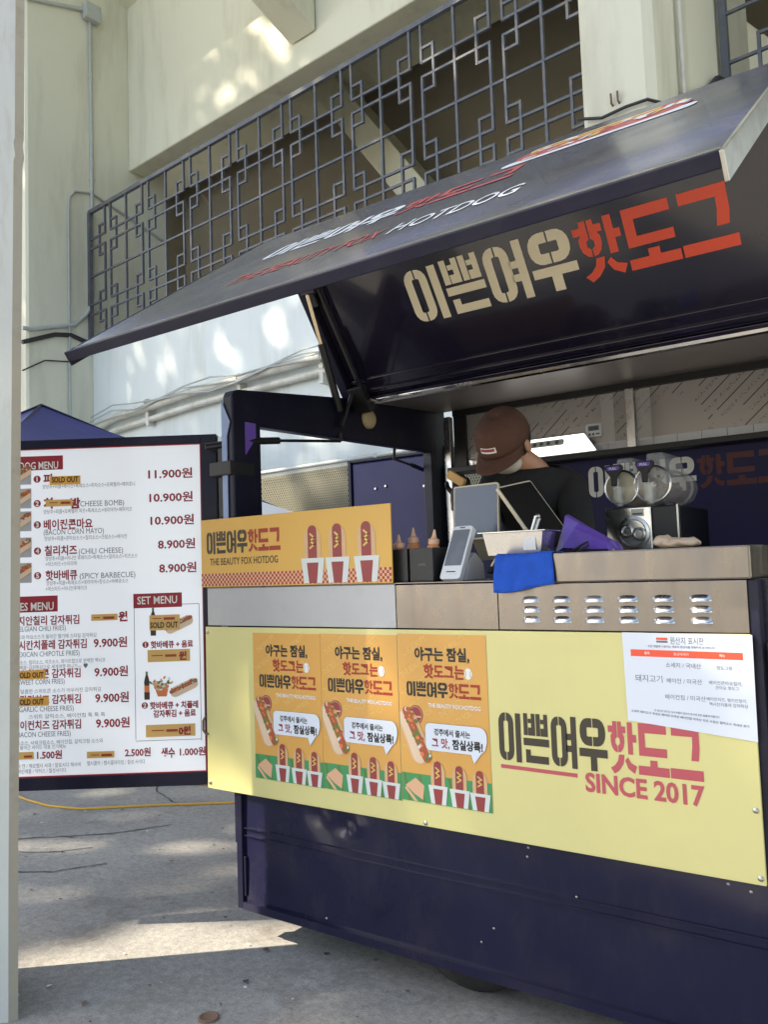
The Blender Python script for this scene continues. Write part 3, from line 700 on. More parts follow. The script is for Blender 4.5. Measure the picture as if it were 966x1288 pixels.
q = MB(); q.tube([(-2.72, 2.46, 2.06), (-2.60, 2.60, 2.085), (-2.585, 2.78, 2.105)], .016, 10); q.tube([(-2.585, 2.78, 2.105), (-2.585, 3.23, 2.150)], .007, 8); q.tube([(-2.585, 3.23, 2.150), (-2.585, 3.23, 2.19)], .010, 8); q.build('stay_rod', 'black', tr)
# back wall
BW = Frame((0, YB-.02, 0), (1, 0, 0), (0, 0, 1))
q = MB(); q.box(-2.30, XR+.02, YB-.02, YB+.02, .52, 2.06); q.box(XL+.02, -2.30, YB-.02, YB+.02, .52, 1.64); q.box(XL+.02, -2.56, YB-.02, YB+.02, 1.64, 2.1)
bw = q.build('back_wall', 'navy_wall', tr)
q = MB(); logo(q, BW, -1.70, 1.845, .98, .165, 0, 1, .002); text(q, BW, 'DE', -.68, 1.985, .05, 0, .002, .03)  # DE is a reflection of other lettering, drawn here as print
q.build('lettering', ['ink_white', 'vinyl_dim'], bw)
q = MB(); q.box(-2.50, XR+.02, YB-.14, YB+.02, 2.045, 2.075); q.build('back_ledge', 'black', tr, bevel=.003)
q = MB(); q.box(-2.50, XR+.02, YB-.03, YB+.02, 2.075, 2.42); fp = q.build('filmed_panel', 'filmprint', tr)
q = MB()
x = -2.05
while x < XR-.05:
    q.box(x, min(x+.115, XR), YB-.036, YB-.03, 2.080, 2.128); x += .119
q.build('tile_row', 'white_plastic', fp, bevel=.001)
q = MB(); q.box(-2.50, XR+.02, YB-.06, YB-.02, 2.385, 2.42); q.box(-2.50, -2.42, YB-.05, YB-.03, 2.08, 2.385); q.build('top_rail', 'black', tr)
for x in (-2.555, -1.46): 
    q = MB(); q.box(x, x+.045, YB-.075, YB-.037, 2.08 if x > -2 else 1.64, 2.385); q.build('steel_post', 'steel_clean', tr, bevel=.003)
for x, w in ((-1.575, .07), (-1.39, .075)):
    q = MB(); q.box(x, x+w, YB-.12, YB-.117, 2.10, 2.36); q.build('acrylic_strip', 'acrylic', tr)
# rear half of the roof with its steel ceiling
HY, HZ = 3.36, 2.375
RFm = Frame((0, 0, 0), (0, 1, 0), (0, 0, 1))
q = MB(); q.prism(Frame((XL, 0, 0), (0, 1, 0), (0, 0, 1)), [(HY, 2.385), (YB, 2.43), (YB, 2.47), (HY, 2.425)], 0, 2.24); q.build('rear_roof', 'navy', tr, bevel=.004)
q = MB(); q.prism(Frame((XL+.035, 0, 0), (0, 1, 0), (0, 0, 1)), [(HY+.03, 2.376), (YB-.06, 2.419), (YB-.06, 2.425), (HY+.03, 2.382)], 0, 2.16); q.build('ceiling_sheet', 'film', tr)
q = MB(); q.tube([(XL+.05, HY+.005, HZ-.015), (XR+.1, HY+.005, HZ-.015)], .022, 10); q.build('hinge_bar', 'steel_clean', tr)
# raised wing: inner board (old roof half) and outer board (old side)
dR = Vector((0, -.571, .821)); dS = Vector((0, -.821, -.571)); H0 = Vector((0, HY, HZ)); K0 = H0 + dR*.862; WX0, WX1 = -2.63, -.385
nIn = Vector((0, -.821, -.571))       # the inner face of the roof half looks this way
RB = Frame(H0, (1, 0, 0), dR)          # normal = x cross dR = towards nIn
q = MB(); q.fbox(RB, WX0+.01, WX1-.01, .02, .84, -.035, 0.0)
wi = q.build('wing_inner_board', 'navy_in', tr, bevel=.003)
q = MB(); logo(q, RB, -2.063, .312, 1.412, .245, 0, 1, .0015)
q.build('lettering', ['cream', 'vinyl_red'], wi)
q = MB(); q.fbox(RB, WX0+.03, WX1-.01, .085, .105, 0, .012); q.fbox(RB, WX0+.03, WX1-.01, .030, .05, 0, .016); q.fbox(RB, WX0+.03, WX1-.01, -.02, .012, 0, .022)
q.build('edge_rail', 'navy_in', wi, bevel=.003)
q = MB(); q.fbox(RB, WX0+.008, WX0+.06, -.02, .84, 0, .045); q.fbox(RB, WX0+.11, WX0+.135, .02, .80, 0, .02)
q.build('side_rail', 'navy_matt', wi, bevel=.004)
# outer board, rounded corner at the top
SB = Frame(K0 + dS*1.366 + Vector((0, -.571, .821))*.022, (1, 0, 0), -dS)    # a = x, b = distance up from the lip, +c = outwards (up)
q = MB(); prof = [(0.004, -.004), (0, -.012), (0, -.050), (.02, -.050), (.02, -.014), (1.30, -.014)]
outer = [(1.366-.11, 0)] + [(1.366-.11+.11*math.sin(R(t)), -.11+.11*math.cos(R(t))) for t in (18, 36, 54, 72, 90)]
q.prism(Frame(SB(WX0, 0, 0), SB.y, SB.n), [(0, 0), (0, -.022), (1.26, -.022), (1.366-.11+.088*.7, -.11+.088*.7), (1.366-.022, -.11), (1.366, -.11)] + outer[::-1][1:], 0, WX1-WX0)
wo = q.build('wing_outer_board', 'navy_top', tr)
q = MB(); q.fbox(SB, WX0, WX1, -.010, .004, -.034, .003); q.build('wing_lip', 'navy_matt', wo, bevel=.003)
q = MB(); q.fbox(SB, WX1, WX1+.010, -.010, 1.25, -.062, .002); q.build('wing_end_flange', 'alu', wo, bevel=.002)
q = MB(); q.fbox(SB, WX0-.008, WX0, -.010, 1.25, -.05, .002); q.build('wing_end_flange', 'navy_matt', wo, bevel=.002)
q = MB(); q.fbox(SB, WX0+.01, WX1-.002, .030, .034, 0, .003); q.fbox(SB, -1.10, WX1, .0045, .016, .0005, .004); q.build('lip_trim', 'alu', wo)
q = MB()
logo(q, SB, -2.20, .66, 1.08, .19, 0, 1, .0016)
text(q, SB, 'THE BEAUTY FOX', -2.10, .315, .16, 1, .0016, .012, width=.66, res=3); text(q, SB, 'HOTDOG', -1.40, .315, .16, 0, .0016, .012, width=.43, res=3)
hb = []
for k, (mi, w_, dv) in enumerate(((0, .07, -.085), (1, .15, .0), (2, .07, .06), (1, .02, .06))):
    q.poly(SB, capsule(-.93, 1.0+dv, .66-.06*k, w_, -.06), .0016+.0004*k, mi)
rr = random.Random(4)
for k in range(30):
    q.poly(SB, capsule(-.93+rr.uniform(-.27, .27), 1.0+rr.uniform(-.06, .08), rr.uniform(.03, .07), rr.uniform(.012, .03), rr.uniform(0, 3)), .0034+.00002*k, rr.choice((0, 2, 1, 0)))
q.build('lettering', ['vinyl_white', 'vinyl_red_fade', 'vinyl_yellow'], wo)
# gas strut and hinge gear at the wing's left end
A, B_ = RB(WX0+.085, .60, .07), Vector((XL+.045, 3.22, 2.30)); M_ = A.lerp(B_, .42)
q = MB(); q.tube([A, M_], .010, 10, 0); q.tube([M_, B_], .019, 12, 1); q.tube([A+Vector((-.03, 0, 0)), A+Vector((.05, 0, 0))], .012, 8, 1)
q.build('gas_strut', ['gold_rod', 'black'], tr, smooth=40)
q = MB()
q.fbox(RB, WX0+.05, WX0+.14, .60, .70, 0, .06); q.fbox(RB, WX0+.065, WX0+.10, .52, .76, .02, .05); q.fbox(RB, WX0+.06, WX0+.15, -.06, .08, 0, .05); q.tube([RB(WX0+.08, .05, .05), (XL+.05, 3.22, 2.22)], .012, 8)
q.tube([RB(WX0+.12, .74, .03), RB(WX0+.13, .12, .03)], .009, 8)
q.build('hinge_gear', 'black', tr, bevel=.003)
q = MB(); q.tube([RB(WX0+.16, .005, .03), RB(WX0+.22, -.02, .045), RB(WX0+.30, .0, .04), RB(WX0+.42, -.01, .04)], .006, 8); q.build('lead_wire', 'alu', tr)
# inner side shelf the slush machine stands on
q = MB(); q.box(-1.42, XR-.03, 3.10, YB-.03, 1.30, 1.335); q.build('side_shelf', 'steel_clean', tr); 

# white board hung on the trailer's right end
eb = thing('end_board', 'white board hung on the right end of the trailer beside the yellow board', 'board', (XR+.03, YF+.35, .65))
q = MB(); q.box(XR+.022, XR+.030, YF+.03, YF+.62, .62, 1.26); q.build('sheet', 'ink_white', eb)
q = MB(); EB = Frame((XR+.0305, 0, 0), (0, 1, 0), (0, 0, 1)); text(q, EB, '8', YF+.09, 1.02, .06, 0, .001, .02); text(q, EB, 'OO', YF+.10, .96, .06, 0, .001, .02); q.build('lettering', 'ink_black', eb)

# ------------------------------------------------------------------ sign, posters, notice
sg = thing('counter_sign', 'amber checker-edged sign standing on the left end of the counter', 'sign', (-2.28, YF-.012, 1.453))
SGF = Frame((-2.785, YF-.016, 1.4535), (1, 0, 0), (0, 0, 1)); SW, SH = 1.020, .291
q = MB(); q.fbox(SGF, 0, SW, 0, SH, -.006, 0); pl = q.build('panel', 'amber', sg, bevel=.001)
q = MB(); cs = .0107
n = int(SW/cs)
for r_ in range(5):
    for k in range(n):
        x = k*cs
        if (k+r_) % 2 == 0 : q.rect(SGF, x, x+cs, .004+r_*cs, .004+(r_+1)*cs, .0008, 0)
        else: q.rect(SGF, x, x+cs, .004+r_*cs, .004+(r_+1)*cs, .0008, 1)
q.build('checker_band', ['ink_rust', 'peach'], pl)
q = MB(); logo(q, SGF, .035, .142, .435, .095, 0, 1, .001)
text(q, SGF, 'THE BEAUTY FOX HOTDOG', .055, .093, .042, 0, .001, .008, width=.40, res=3)
q.build('lettering', ['ink_brown', 'ink_rust'], sg)
def stand_dog(q, fr, cx, y0, h, w, m, c):
    # a hot dog standing upright in a paper wrapper: bun, sausage, wrapper, stripe
    q.poly(fr, capsule(cx, y0+h*.56, h*.86, w*.86, math.pi/2), c, m[0])
    q.poly(fr, capsule(cx, y0+h*.60, h*.84, w*.46, math.pi/2), c+.0003, m[1])
    q.poly(fr, [(cx-w*.46, y0), (cx+w*.46, y0), (cx+w*.60, y0+h*.44), (cx-w*.60, y0+h*.44)], c+.0006, m[2])
    q.poly(fr, [(cx-w*.20, y0), (cx+w*.20, y0), (cx+w*.30, y0+h*.36), (cx-w*.30, y0+h*.36)], c+.0009, m[3])
    zz = [(-.10, .62), (.10, .68), (-.10, .74), (.10, .80), (-.08, .86)]
    for (a, b), (d, e) in zip(zz, zz[1:]): q.poly(fr, capsule(cx+w*(a+d)/2, y0+h*(b+e)/2, w*.34, h*.035, math.atan2(h*(e-b), w*(d-a))), c+.0009+.00002, m[4])
q = MB()
for k, cx in enumerate((.640, .765, .905)): stand_dog(q, SGF, cx, .006, .222, .100, (0, 1, 2, 3, 4), .0012+.002*0)
q.build('picture', ['bun', 'maroon', 'pale_print', 'maroon', 'vinyl_yellow'], sg)

PW, PH = .362, .585
def make_poster(label):
    t = thing('promo_poster', label, 'poster', (-2.482, YF-.0175, .677), 'orange posters on the yellow board')
    F = Frame((-2.482, YF-.0178, .677), (1, 0, 0), (0, 0, 1))
    U = lambda u: u*PW
    Vv = lambda v: (1-v)*PH
    q = MB(); q.rect(F, 0, PW, 0, PH, 0)
    q.fbox(F, .0005, PW-.0005, .0005, PH-.0005, -.0015, -.0002); q.build('sheet', 'poster', t)
    q = MB()
    for k in range(9):
        v0 = 1.02-k*.105
        for uu in (.05, .48):
            text(q, F, 'THE BEAUTY FOX', U(uu), Vv(min(.82, v0)), .030, 0, .0006, .02, width=.150, rot=R(33)) if v0 > .30 and v0 < .80 else None
    for uu, vv in ((.08, .14), (.52, .13), (.05, .27), (.6, .27)): text(q, F, 'THE BEAUTY', U(uu), Vv(vv), .030, 0, .0006, .02, width=.115, rot=R(33))
    q.build('watermark', 'amber2', t)
    q = MB()
    text(q, F, '야구는 잠실,', U(.51), Vv(.150), .050, 0, .0012, .035, 'C', width=U(.62))
    text(q, F, '핫도그는', U(.30), Vv(.253), .052, 1, .0012, .035, width=U(.46))
    logo(q, F, U(.09), Vv(.372), U(.84), .052, 0, 1, .0012)
    text(q, F, 'THE BEAUTY FOX.HOTDOG', U(.92), Vv(.432), .020, 2, .0012, .03, 'R', width=U(.58))
    q.build('lettering', ['ink_black', 'ink_rust', 'ink_white'], t)
    q = MB(); q.disc(F, U(.80), Vv(.225), .016, .0012, 0, 20, .019)
    for s in (-1, 1):
        for i in range(5):
            a = R(-50+25*i); q.rect(F, U(.80)+s*(.016-.008*math.cos(a))-.0008, U(.80)+s*(.016-.008*math.cos(a))+.0008, Vv(.225)+.012*math.sin(a)-.002, Vv(.225)+.012*math.sin(a)+.002, .0016, 1)
    q.build('baseball', ['ink_white', 'maroon'], t)
    q = MB(); q.rect(F, 0, PW, 0, Vv(.835), .0008, 0)
    q.poly(F, [(U(.04), Vv(.91)), (U(.16), Vv(.86)), (U(.26), Vv(.90)), (U(.24), Vv(.985)), (U(.14), Vv(.955))], .0012, 1)
    q.poly(F, [(U(.05), Vv(.915)), (U(.18), Vv(.998)), (U(.14), Vv(.998)), (U(.03), Vv(.93))], .0013, 1)
    for k in range(6): q.poly(F, [(U(.02+.17*k), Vv(.84)), (U(.05+.17*k), Vv(.84)), (U(.10+.17*k), Vv(.998)), (U(.07+.17*k), Vv(.998))], .0010, 2)
    q.build('field', ['fieldgreen', 'peach', 'leafgreen'], t)
    q = MB(); q.disc(F, U(.19), Vv(.485), .030, .0010, 0, 24, .034); q.disc(F, U(.19), Vv(.485), .026, .0013, 1, 24, .030); q.disc(F, U(.19), Vv(.485), .024, .0016, 0, 24, .028)
    q.rect(F, U(.13), U(.25), Vv(.50), Vv(.49), .0020, 1)
    q.build('badge', ['maroon', 'peach'], t)
    q = MB(); hotdog_art(q, F, U(.155), Vv(.612), .205, .088, R(-63), (0, 1, 2, 3, 4, 5), .0022, 5, (0.002, PW, 0, PH))
    q.build('picture', ['bun', 'bun_light', 'sausage', 'sauce', 'leafgreen', 'pale_print'], t)
    q = MB(); x0, x1, y0, y1, r_ = U(.30), U(.975), Vv(.685), Vv(.525), .030
    pts = []
    for cx, cy, a0 in ((x1-r_, y1-r_, 0), (x0+r_*.6, y1-r_*.6, 90), (x0+r_*.6, y0+r_*.6, 180)):
        rr_ = r_ if a0 == 0 else r_*.6
        pts += [(cx+rr_*math.cos(R(a0+15*i)), cy+rr_*math.sin(R(a0+15*i))) for i in range(7)]
    pts += [(U(.80), y0), (U(.83), Vv(.735)), (U(.91), y0+.006), (x1-r_*.3, y0+r_*.6), (x1, y0+r_*1.5)]
    q.poly(F, [(a-.0012, b+.0004) for a, b in pts], .0034, 1); q.poly(F, pts, .0037, 0)
    text(q, F, '경주에서 줄서는', U(.60), Vv(.590), .025, 1, .0041, .03, 'C', width=U(.40))
    text(q, F, '그 맛,', U(.37), Vv(.660), .036, 2, .0041, .03, width=U(.20)); text(q, F, '잠실상륙!', U(.60), Vv(.660), .036, 1, .0041, .04, width=U(.33))
    q.build('speech_bubble', ['paper', 'ink_black', 'maroon'], t)
    q = MB()
    for k, u in enumerate((.42, .66, .88)): stand_dog(q, F, U(u), .002, PH*(.245-.012*k), .066, (0, 1, 2, 3, 4), .0022)
    q.build('mascot_stand_in' if False else 'wrapped_hot_dogs', ['bun', 'maroon', 'pale_print', 'maroon', 'vinyl_yellow'], t)
    return t
def copy_tree(o, parent=None):
    c = o.copy(); C.objects.link(c); c.parent = parent
    for ch in list(o.children): copy_tree(ch, c)
    return c
po = make_poster('orange hot dog poster, the leftmost of the three on the yellow board')
for dx, dz, lab in ((PW+.002, .002, 'orange hot dog poster, the middle one of the three on the yellow board'), (PW*2+.006, .008, 'orange hot dog poster nearest the black trailer logo, rightmost of the three')):
    c = copy_tree(po); c.location.x += dx; c.location.z += dz; c['label'] = lab; c.location.y -= .0004
# origin notice
nt = thing('origin_notice', 'white paper origin notice with a red bar, taped over the logo', 'notice', (-.735, YF-.02, 1.0))
NF = Frame((-.9175, YF-.0205, 1.288), (1, -.0, -.006), (-.006, 0, 1)); nw, nh = .368, .278
q = MB(); q.poly(NF, [(0, 0), (.003, -.262), (.366, -.292), (.370, .0)], 0); q.build('sheet', 'paper', nt)
q = MB()
def NX(f): return f*nw
q.rect(NF, NX(.065), NX(.93), -.070, -.050, .0006, 1)
q.rect(NF, NX(.28), NX(.37), -.020, -.013, .0006, 1); q.rect(NF, NX(.28), NX(.37), -.028, -.022, .0006, 0)
text(q, NF, '원산지 표시판', NX(.39), -.030, .024, 0, .0006, .0, width=NX(.26))
text(q, NF, '모든 제품에 사용되는 재료의 원산지를 정확하게 표시합니다', NX(.47), -.042, .008, 0, .0006, .01, 'C', width=NX(.52))
for s, u in (('품목', .20), ('원산지/국가', .47), ('메뉴', .78)): text(q, NF, s, NX(u), -.063, .009, 3, .0010, .01, 'C')
for s, u, b, h in (('소세지 / 국내산', .48, -.098, .016), ('핫도그류', .79, -.099, .012), ('돼지고기', .20, -.143, .023), ('베이컨 / 미국산', .48, -.143, .016), ('베이컨콘마요칠리,', .79, -.141, .012), ('콘마요 핫도그', .80, -.154, .011),
                   ('베이컨칩 / 미국산', .48, -.190, .016), ('베이컨치즈, 벨지안칠리,', .79, -.187, .011), ('멕시칸치폴레 감자튀김', .80, -.201, .011)):
    text(q, NF, s, NX(u), b, h, 0, .0006, .0, 'C')
text(q, NF, '위 원산지 표시는 농수산물의 원산지 표시에 관한 법률에 따릅니다', NX(.48), -.232, .007, 2, .0006, .01, 'C', width=NX(.5), rot=R(-2))
text(q, NF, '소세지 돼지고기 국내산 베이컨 미국산 베이컨칩 미국산 치즈 수입산 칠리소스 국내산 표기', NX(.49), -.245, .008, 0, .0006, .02, 'C', width=NX(.9), rot=R(-3.4))
q.build('lettering', ['ink_grey', 'vinyl_red', 'ink_grey', 'ink_white'], nt)

# ------------------------------------------------------------------ menu board
MW = 3.66; MO = NV*MW
mn = thing('menu_board', 'large white backlit-style menu board in a navy frame on the left of the trailer', 'menu board', MO+NR*-1.2)
MF = Frame(MO, NR, (0, 0, 1))               # a = along, b = height, +c towards the viewer
K = 286.5                                    # photograph pixels per metre on the board
def ma(px): return -.792 + (px-255.5)/K
def mb_(py, px): return 1.42 - ((py + .0335*(px-140)) - 750)/K   # levelled height on the board
r1, r0 = ma(272.5), -1.86; zt, zb = mb_(543, 268), mb_(979, 262)
i1 = ma(252); it, ib = mb_(556, 248), mb_(962, 256)
q = MB(); q.fbox(MF, r0, r1, zb, zt, -.075, -.012); q.build('cabinet', 'navy_matt', mn, bevel=.003)
q = MB()
for b in ((i1+.002, r1, zb, zt), (r0, r0+.06, zb, zt)): q.fbox(MF, b[0], b[1], b[2], b[3], -.012, 0)
q.fbox(MF, r0+.06, i1+.002, it+.006, zt, -.012, 0); q.fbox(MF, r0+.06, i1+.002, zb, ib-.006, -.012, 0)
q.build('frame', 'navy_matt', mn, bevel=.002)
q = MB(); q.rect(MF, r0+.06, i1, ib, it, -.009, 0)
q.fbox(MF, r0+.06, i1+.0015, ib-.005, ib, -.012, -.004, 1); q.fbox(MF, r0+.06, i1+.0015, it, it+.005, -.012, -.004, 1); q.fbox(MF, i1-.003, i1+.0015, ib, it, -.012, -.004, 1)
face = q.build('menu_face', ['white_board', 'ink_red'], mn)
q = MB(); q.fbox(MF, r1+.003, r1+.040, zb+.3, zt-.01, -.065, -.02); q.build('hinge_strip', 'steel_clean', mn)
L = MB(); c0 = -.0088     # lettering layer
def mt(s, px, py, hpx, mi, bold=0., wpx=None, align='L'):
    text(L, MF, s, ma(px), mb_(py, px), hpx/K, mi, c0+.0006, bold, align, width=(wpx/K if wpx else None), res=2)
def bar(px0, px1, py0, py1, mi, c=0.):
    pm = (px0+px1)/2
    L.rect(MF, ma(px0), ma(px1), mb_(py1, pm), mb_(py0, pm), c0+c, mi)
RED, WHT, GRY, TAG, ORG, BLK = 0, 1, 2, 3, 4, 5
bar(-70, 77, 572, 590, RED); mt('HOT DOG MENU', 71, 586.5, 13.5, WHT, .016, 72, 'R')
bar(-70, 69, 749, 769, RED); mt('SIDES MENU', 64, 764.5, 14, WHT, .016, 58, 'R')
bar(164, 225, 744, 762, RED); mt('SET MENU', 169, 758, 13.5, WHT, .016, 50)
rows = [(600, '피자불고기', 52, None, '11.900원', 599, 185), (631, '치즈밤', 52, '(CHEESE BOMB)', '10.900원', 629, 186), (658, '베이컨콘마요', 52, None, '10.900원', 658, 187), (691, '칠리치즈', 53, '(CHILI CHEESE)', '8.900원', 688, 196), (722, '핫바베큐', 54, '(SPICY BARBECUE)', '8.900원', 718, 197)]
sub = ['양상추+피클+베이컨+특제소스+피자소스+모짜렐라+페퍼로니', '양상추+피클+모짜렐라 치즈+특제소스+데리야끼+페퍼치즈', '양상추+피클+콘마요소스+칠리소스+크림소스+베이컨', '양상추+피클+어니언 후레이크+특제소스+칠리소스+치즈소스', '양상추+피클+특제소스+데리야끼+핫소스+바베큐소스']
sub2 = [None, None, None, '+머스타드+스리라차', '+머스타드+어니언후레이크']
for k, (y, s, x, en, pr, py, px) in enumerate(rows):
    L.disc(MF, ma(44), mb_(y, 44), 4.6/K, c0, RED, 16); mt(str(k+1), 44, y+3, 8.5, WHT, .04, None, 'C')
    if k == 0: mt(s[0], x, y+5, 13.5, RED, .04)
    elif k != 1: mt(s, x, y+5, 13.5, RED, .028, {2: 62, 3: 41, 4: 40}[k])
    else: mt('치', x, y+5, 14, RED, .05); mt('밤', 86, y+5, 14, RED, .05)
    if en: mt(en, 96 if k < 4 else 97, y+4, 10, GRY, .0, {1: 58, 3: 56, 4: 70}[k])
    mt(pr, px, py, 14, RED, .026, {0: 56, 1: 55, 2: 55, 3: 47, 4: 47}[k])
    sy = y+{0: 12, 1: 13, 2: 20, 3: 12, 4: 12}[k]
    mt(sub[k], 51+k, sy, 6.2, GRY, 0., [117, 112, 104, 116, 103][k])
    if sub2[k]: mt(sub2[k], 54, sy+7, 6.2, GRY, 0., 40 if k == 3 else 52)
mt('(BACON CORN MAYO)', 52, 671, 10, GRY, .0, 76)
bar(60, 99, 596, 607, ORG, .0012); 
text(L, MF, 'SOLD OUT', ma(62.5), mb_(604.5, 63), 10/K, 5, c0+.0022, .03, width=34/K)
bar(55, 89, 626, 634.5, TAG, .0012); bar(60, 70, 629.5, 630.5, 6, .002); bar(74, 86, 628.5, 631.5, 6, .002)
fr_rows = [(781, '벨지안칠리 감자튀김', 96, '(BELGIAN CHILI FRIES)', 79, '갈릭치즈와 마요소스가 올라간 벨기에 스타일 감자튀김'), (811, '멕시칸치폴레 감자튀김', 105, '(MEXICAN CHIPOTLE FRIES)', 96, '치폴레소스, 칠리소스, 치즈소스, 화이트칩으로 완벽한 멕시코'), (847, '스위트콘 감자튀김', 97, '(SWEET CORN FRIES)', 77, '달콤한 스위트콘 소스가 어우러진 감자튀김'), (879, '갈릭치즈 감자튀김', 97, '(GARLIC CHEESE FRIES)', 88, '스위트 갈릭소스, 베이컨칩 톡 톡 톡'), (910, '베이컨치즈 감자튀김', 97, '(BACON CHEESE FRIES)', 84, '치즈소스, 사워크림소스, 베이컨칩, 갈릭크림 소스와')]
for k, (y, s, xr, en, er, tiny) in enumerate(fr_rows):
    mt(s, xr, y, 12.5, RED, .026, [86, 94, 76, 76, 85][k], 'R')
    mt(en, er, y+{0: 9, 1: 10, 2: 9, 3: 10, 4: 10}[k], 9, GRY, .0, [64, 84, 60, 70, 68][k], 'R')
    mt(tiny, [117, 128, 122, 127, 124][k], y+[17, 18, 18, 17, 18][k], 6, GRY, 0., [112, 120, 100, 95, 112][k], 'R')
    if k: mt('9.900원', 113+k*.6, y, 14, RED, .026, 42)
mt('베이컨이 들어간 사이드 대표 인기메뉴', 78, 935, 6, GRY, 0., 76, 'R'); mt('스타일 매콤! 감자튀김으로 세계여행 떠나기~~ ♥', 106, 836, 6, GRY, 0., 100, 'R')
bar(111, 144, 770, 778, TAG, .0012); bar(114, 122, 774, 775, 6, .002); bar(126, 140, 773, 776, 6, .002); mt('원', 145, 778, 13, RED, .05)
for y0, x1 in ((840, 53), (873, 57)):
    bar(0, x1, y0, y0+11, ORG, .0012); text(L, MF, 'SOLD OUT', ma(18), mb_(y0+9, 30), 9.5/K, 5, c0+.0022, .03, width=33/K)
bar(10, 38, 940, 949, TAG, .0012); bar(26, 36, 944, 946.5, 6, .002); mt('1.500원', 42, 948, 11.5, RED, .03, 31)
bar(104, 138, 939, 947, TAG, .0012); bar(109, 119, 943, 944, 6, .002); bar(122, 135, 942, 945, 6, .002)
mt('2.500원', 151, 945, 11.5, RED, .03, 32); mt('생수', 196, 946, 13, RED, .04, 17); mt('1.000원', 219, 944, 11.5, RED, .03, 32)
mt('코카콜라 캔 / 제로펩시 사과 / 알로시디 해사비', 96, 957, 6, GRY, 0., 92, 'R'); mt('환타 파인애플 / 닥터스 / 칠성사이다', 78, 964, 6, GRY, 0., 70, 'R'); mt('펩시콜라 / 펩시콜라라임 / 칠성 사이다', 104, 956, 6, GRY, 0., 72)
# set menu block
for s in ((164.5, 165.2, 762, 925), (246, 246.7, 757, 926), (164.5, 246.7, 925, 925.7), (225, 246.7, 757, 757.7)): bar(*s, 2)
for k, (x, y, w_) in enumerate(((185, 812, 53), (183, 887, 60))): 
    L.disc(MF, ma(x-6.5), mb_(y-4, x), 4/K, c0, RED, 16); mt(str(k+1), x-6.5, y-1.2, 7.5, WHT, .04, None, 'C')
    mt(('핫바베큐 + 음료', '핫바베큐 + 치폴레')[k], x, y, 9.5, RED, .04, w_)
mt('감자튀김 + 음료', 187, 897, 9.5, RED, .04, 53)
bar(181, 234, 814, 829, TAG, .0012); bar(186, 200, 821, 822.2, 6, .002); bar(203, 217, 820, 823, 6, .002); text(L, MF, '원', ma(220), mb_(826, 220), 11/K, RED, c0+.002, .05)
bar(177.5, 239, 906, 921, TAG, .0012); bar(185, 200, 913, 914.2, 6, .002); bar(203, 217, 912, 915, 6, .002); text(L, MF, '0원', ma(218), mb_(918, 220), 11/K, RED, c0+.002, .05)
L.build('lettering', ['ink_red', 'ink_white', 'ink_grey', 'tag_amber', 'tag_orange', 'ink_brown', 'ink_rust'], face)
FPM = ['bun', 'bun_light', 'sausage', 'sauce', 'leafgreen', 'pale_print', 'steel_dull', 'cola']
for k, y in enumerate((596, 626, 655, 688, 720)):
    x0, x1 = ma(4), ma(36.5); y0, y1 = mb_(y+11, 30), mb_(y-14, 30)
    q = MB(); q.rect(MF, x0, x1, y0, y1, c0, 6)
    hotdog_art(q, MF, ma(22), mb_(y, 22), .120, .046, R(32), (0, 1, 2, 3, 4, 5), c0+.0008, 20+k, (x0, x1, y0, y1)); q.build('food_picture', FPM, face)
def bottle_art(x, y, h):
    b = [(0, 0), (4, 0), (4.2, 10), (3.3, 18), (4.2, 26), (3.0, 32), (1.4, 37), (1.4, 40), (0, 40)]
    k = h/40/K
    pts = [(ma(x)+a*k, mb_(y, x)+c_*k) for a, c_ in b] + [(ma(x)-a*k, mb_(y, x)+c_*k) for a, c_ in b[::-1]]
    q.poly(MF, pts[1:8]+pts[10:17], c0+.0006, 7); q.rect(MF, ma(x)-3.9*k, ma(x)+3.9*k, mb_(y, x)+11*k, mb_(y, x)+21*k, c0+.001, 3); q.rect(MF, ma(x)-1.6*k, ma(x)+1.6*k, mb_(y, x)+38*k, mb_(y, x)+42*k, c0+.001, 4)
q = MB(); bottle_art(188.5, 797, 33); hotdog_art(q, MF, ma(221), mb_(783, 220), .130, .044, R(24), (1, 1, 2, 3, 4, 5), c0+.0006, 40)
q.build('food_picture', FPM, face); q = MB(); bottle_art(179.5, 876, 33); hotdog_art(q, MF, ma(226), mb_(861, 228), .130, .044, R(24), (1, 1, 2, 3, 4, 5), c0+.0016, 41)
q.poly(MF, [(ma(188), mb_(858, 188)), (ma(207), mb_(858, 207)), (ma(204), mb_(872, 204)), (ma(193), mb_(872, 193))], c0+.0008, 3)
rr = random.Random(3)
for i in range(60): 
    a, b = ma(198+rr.gauss(0, 5)), mb_(858+rr.gauss(0, 3.2), 197); q.poly(MF, capsule(a, b, .014, .008, rr.uniform(0, 3)), c0+.0011+.00002*i, rr.choice((4, 5, 0, 3)))
q.build('food_picture', FPM, face)
L = MB(); bar(184, 222, 771, 790, TAG, .0); bar(188, 199, 775, 776, 6, .002); bar(202, 216, 774, 777, 6, .002)
text(L, MF, 'SOLD OUT', ma(185), mb_(787.5, 186), 10/K, 5, c0+.0025, .03, width=35/K)
for i in range(len(L.v)): L.v[i] = tuple(Vector(L.v[i]) - NV*.0022)
L.build('price_sticker', ['ink_red', 'ink_white', 'ink_grey', 'tag_amber', 'tag_orange', 'ink_brown', 'ink_rust'], face)

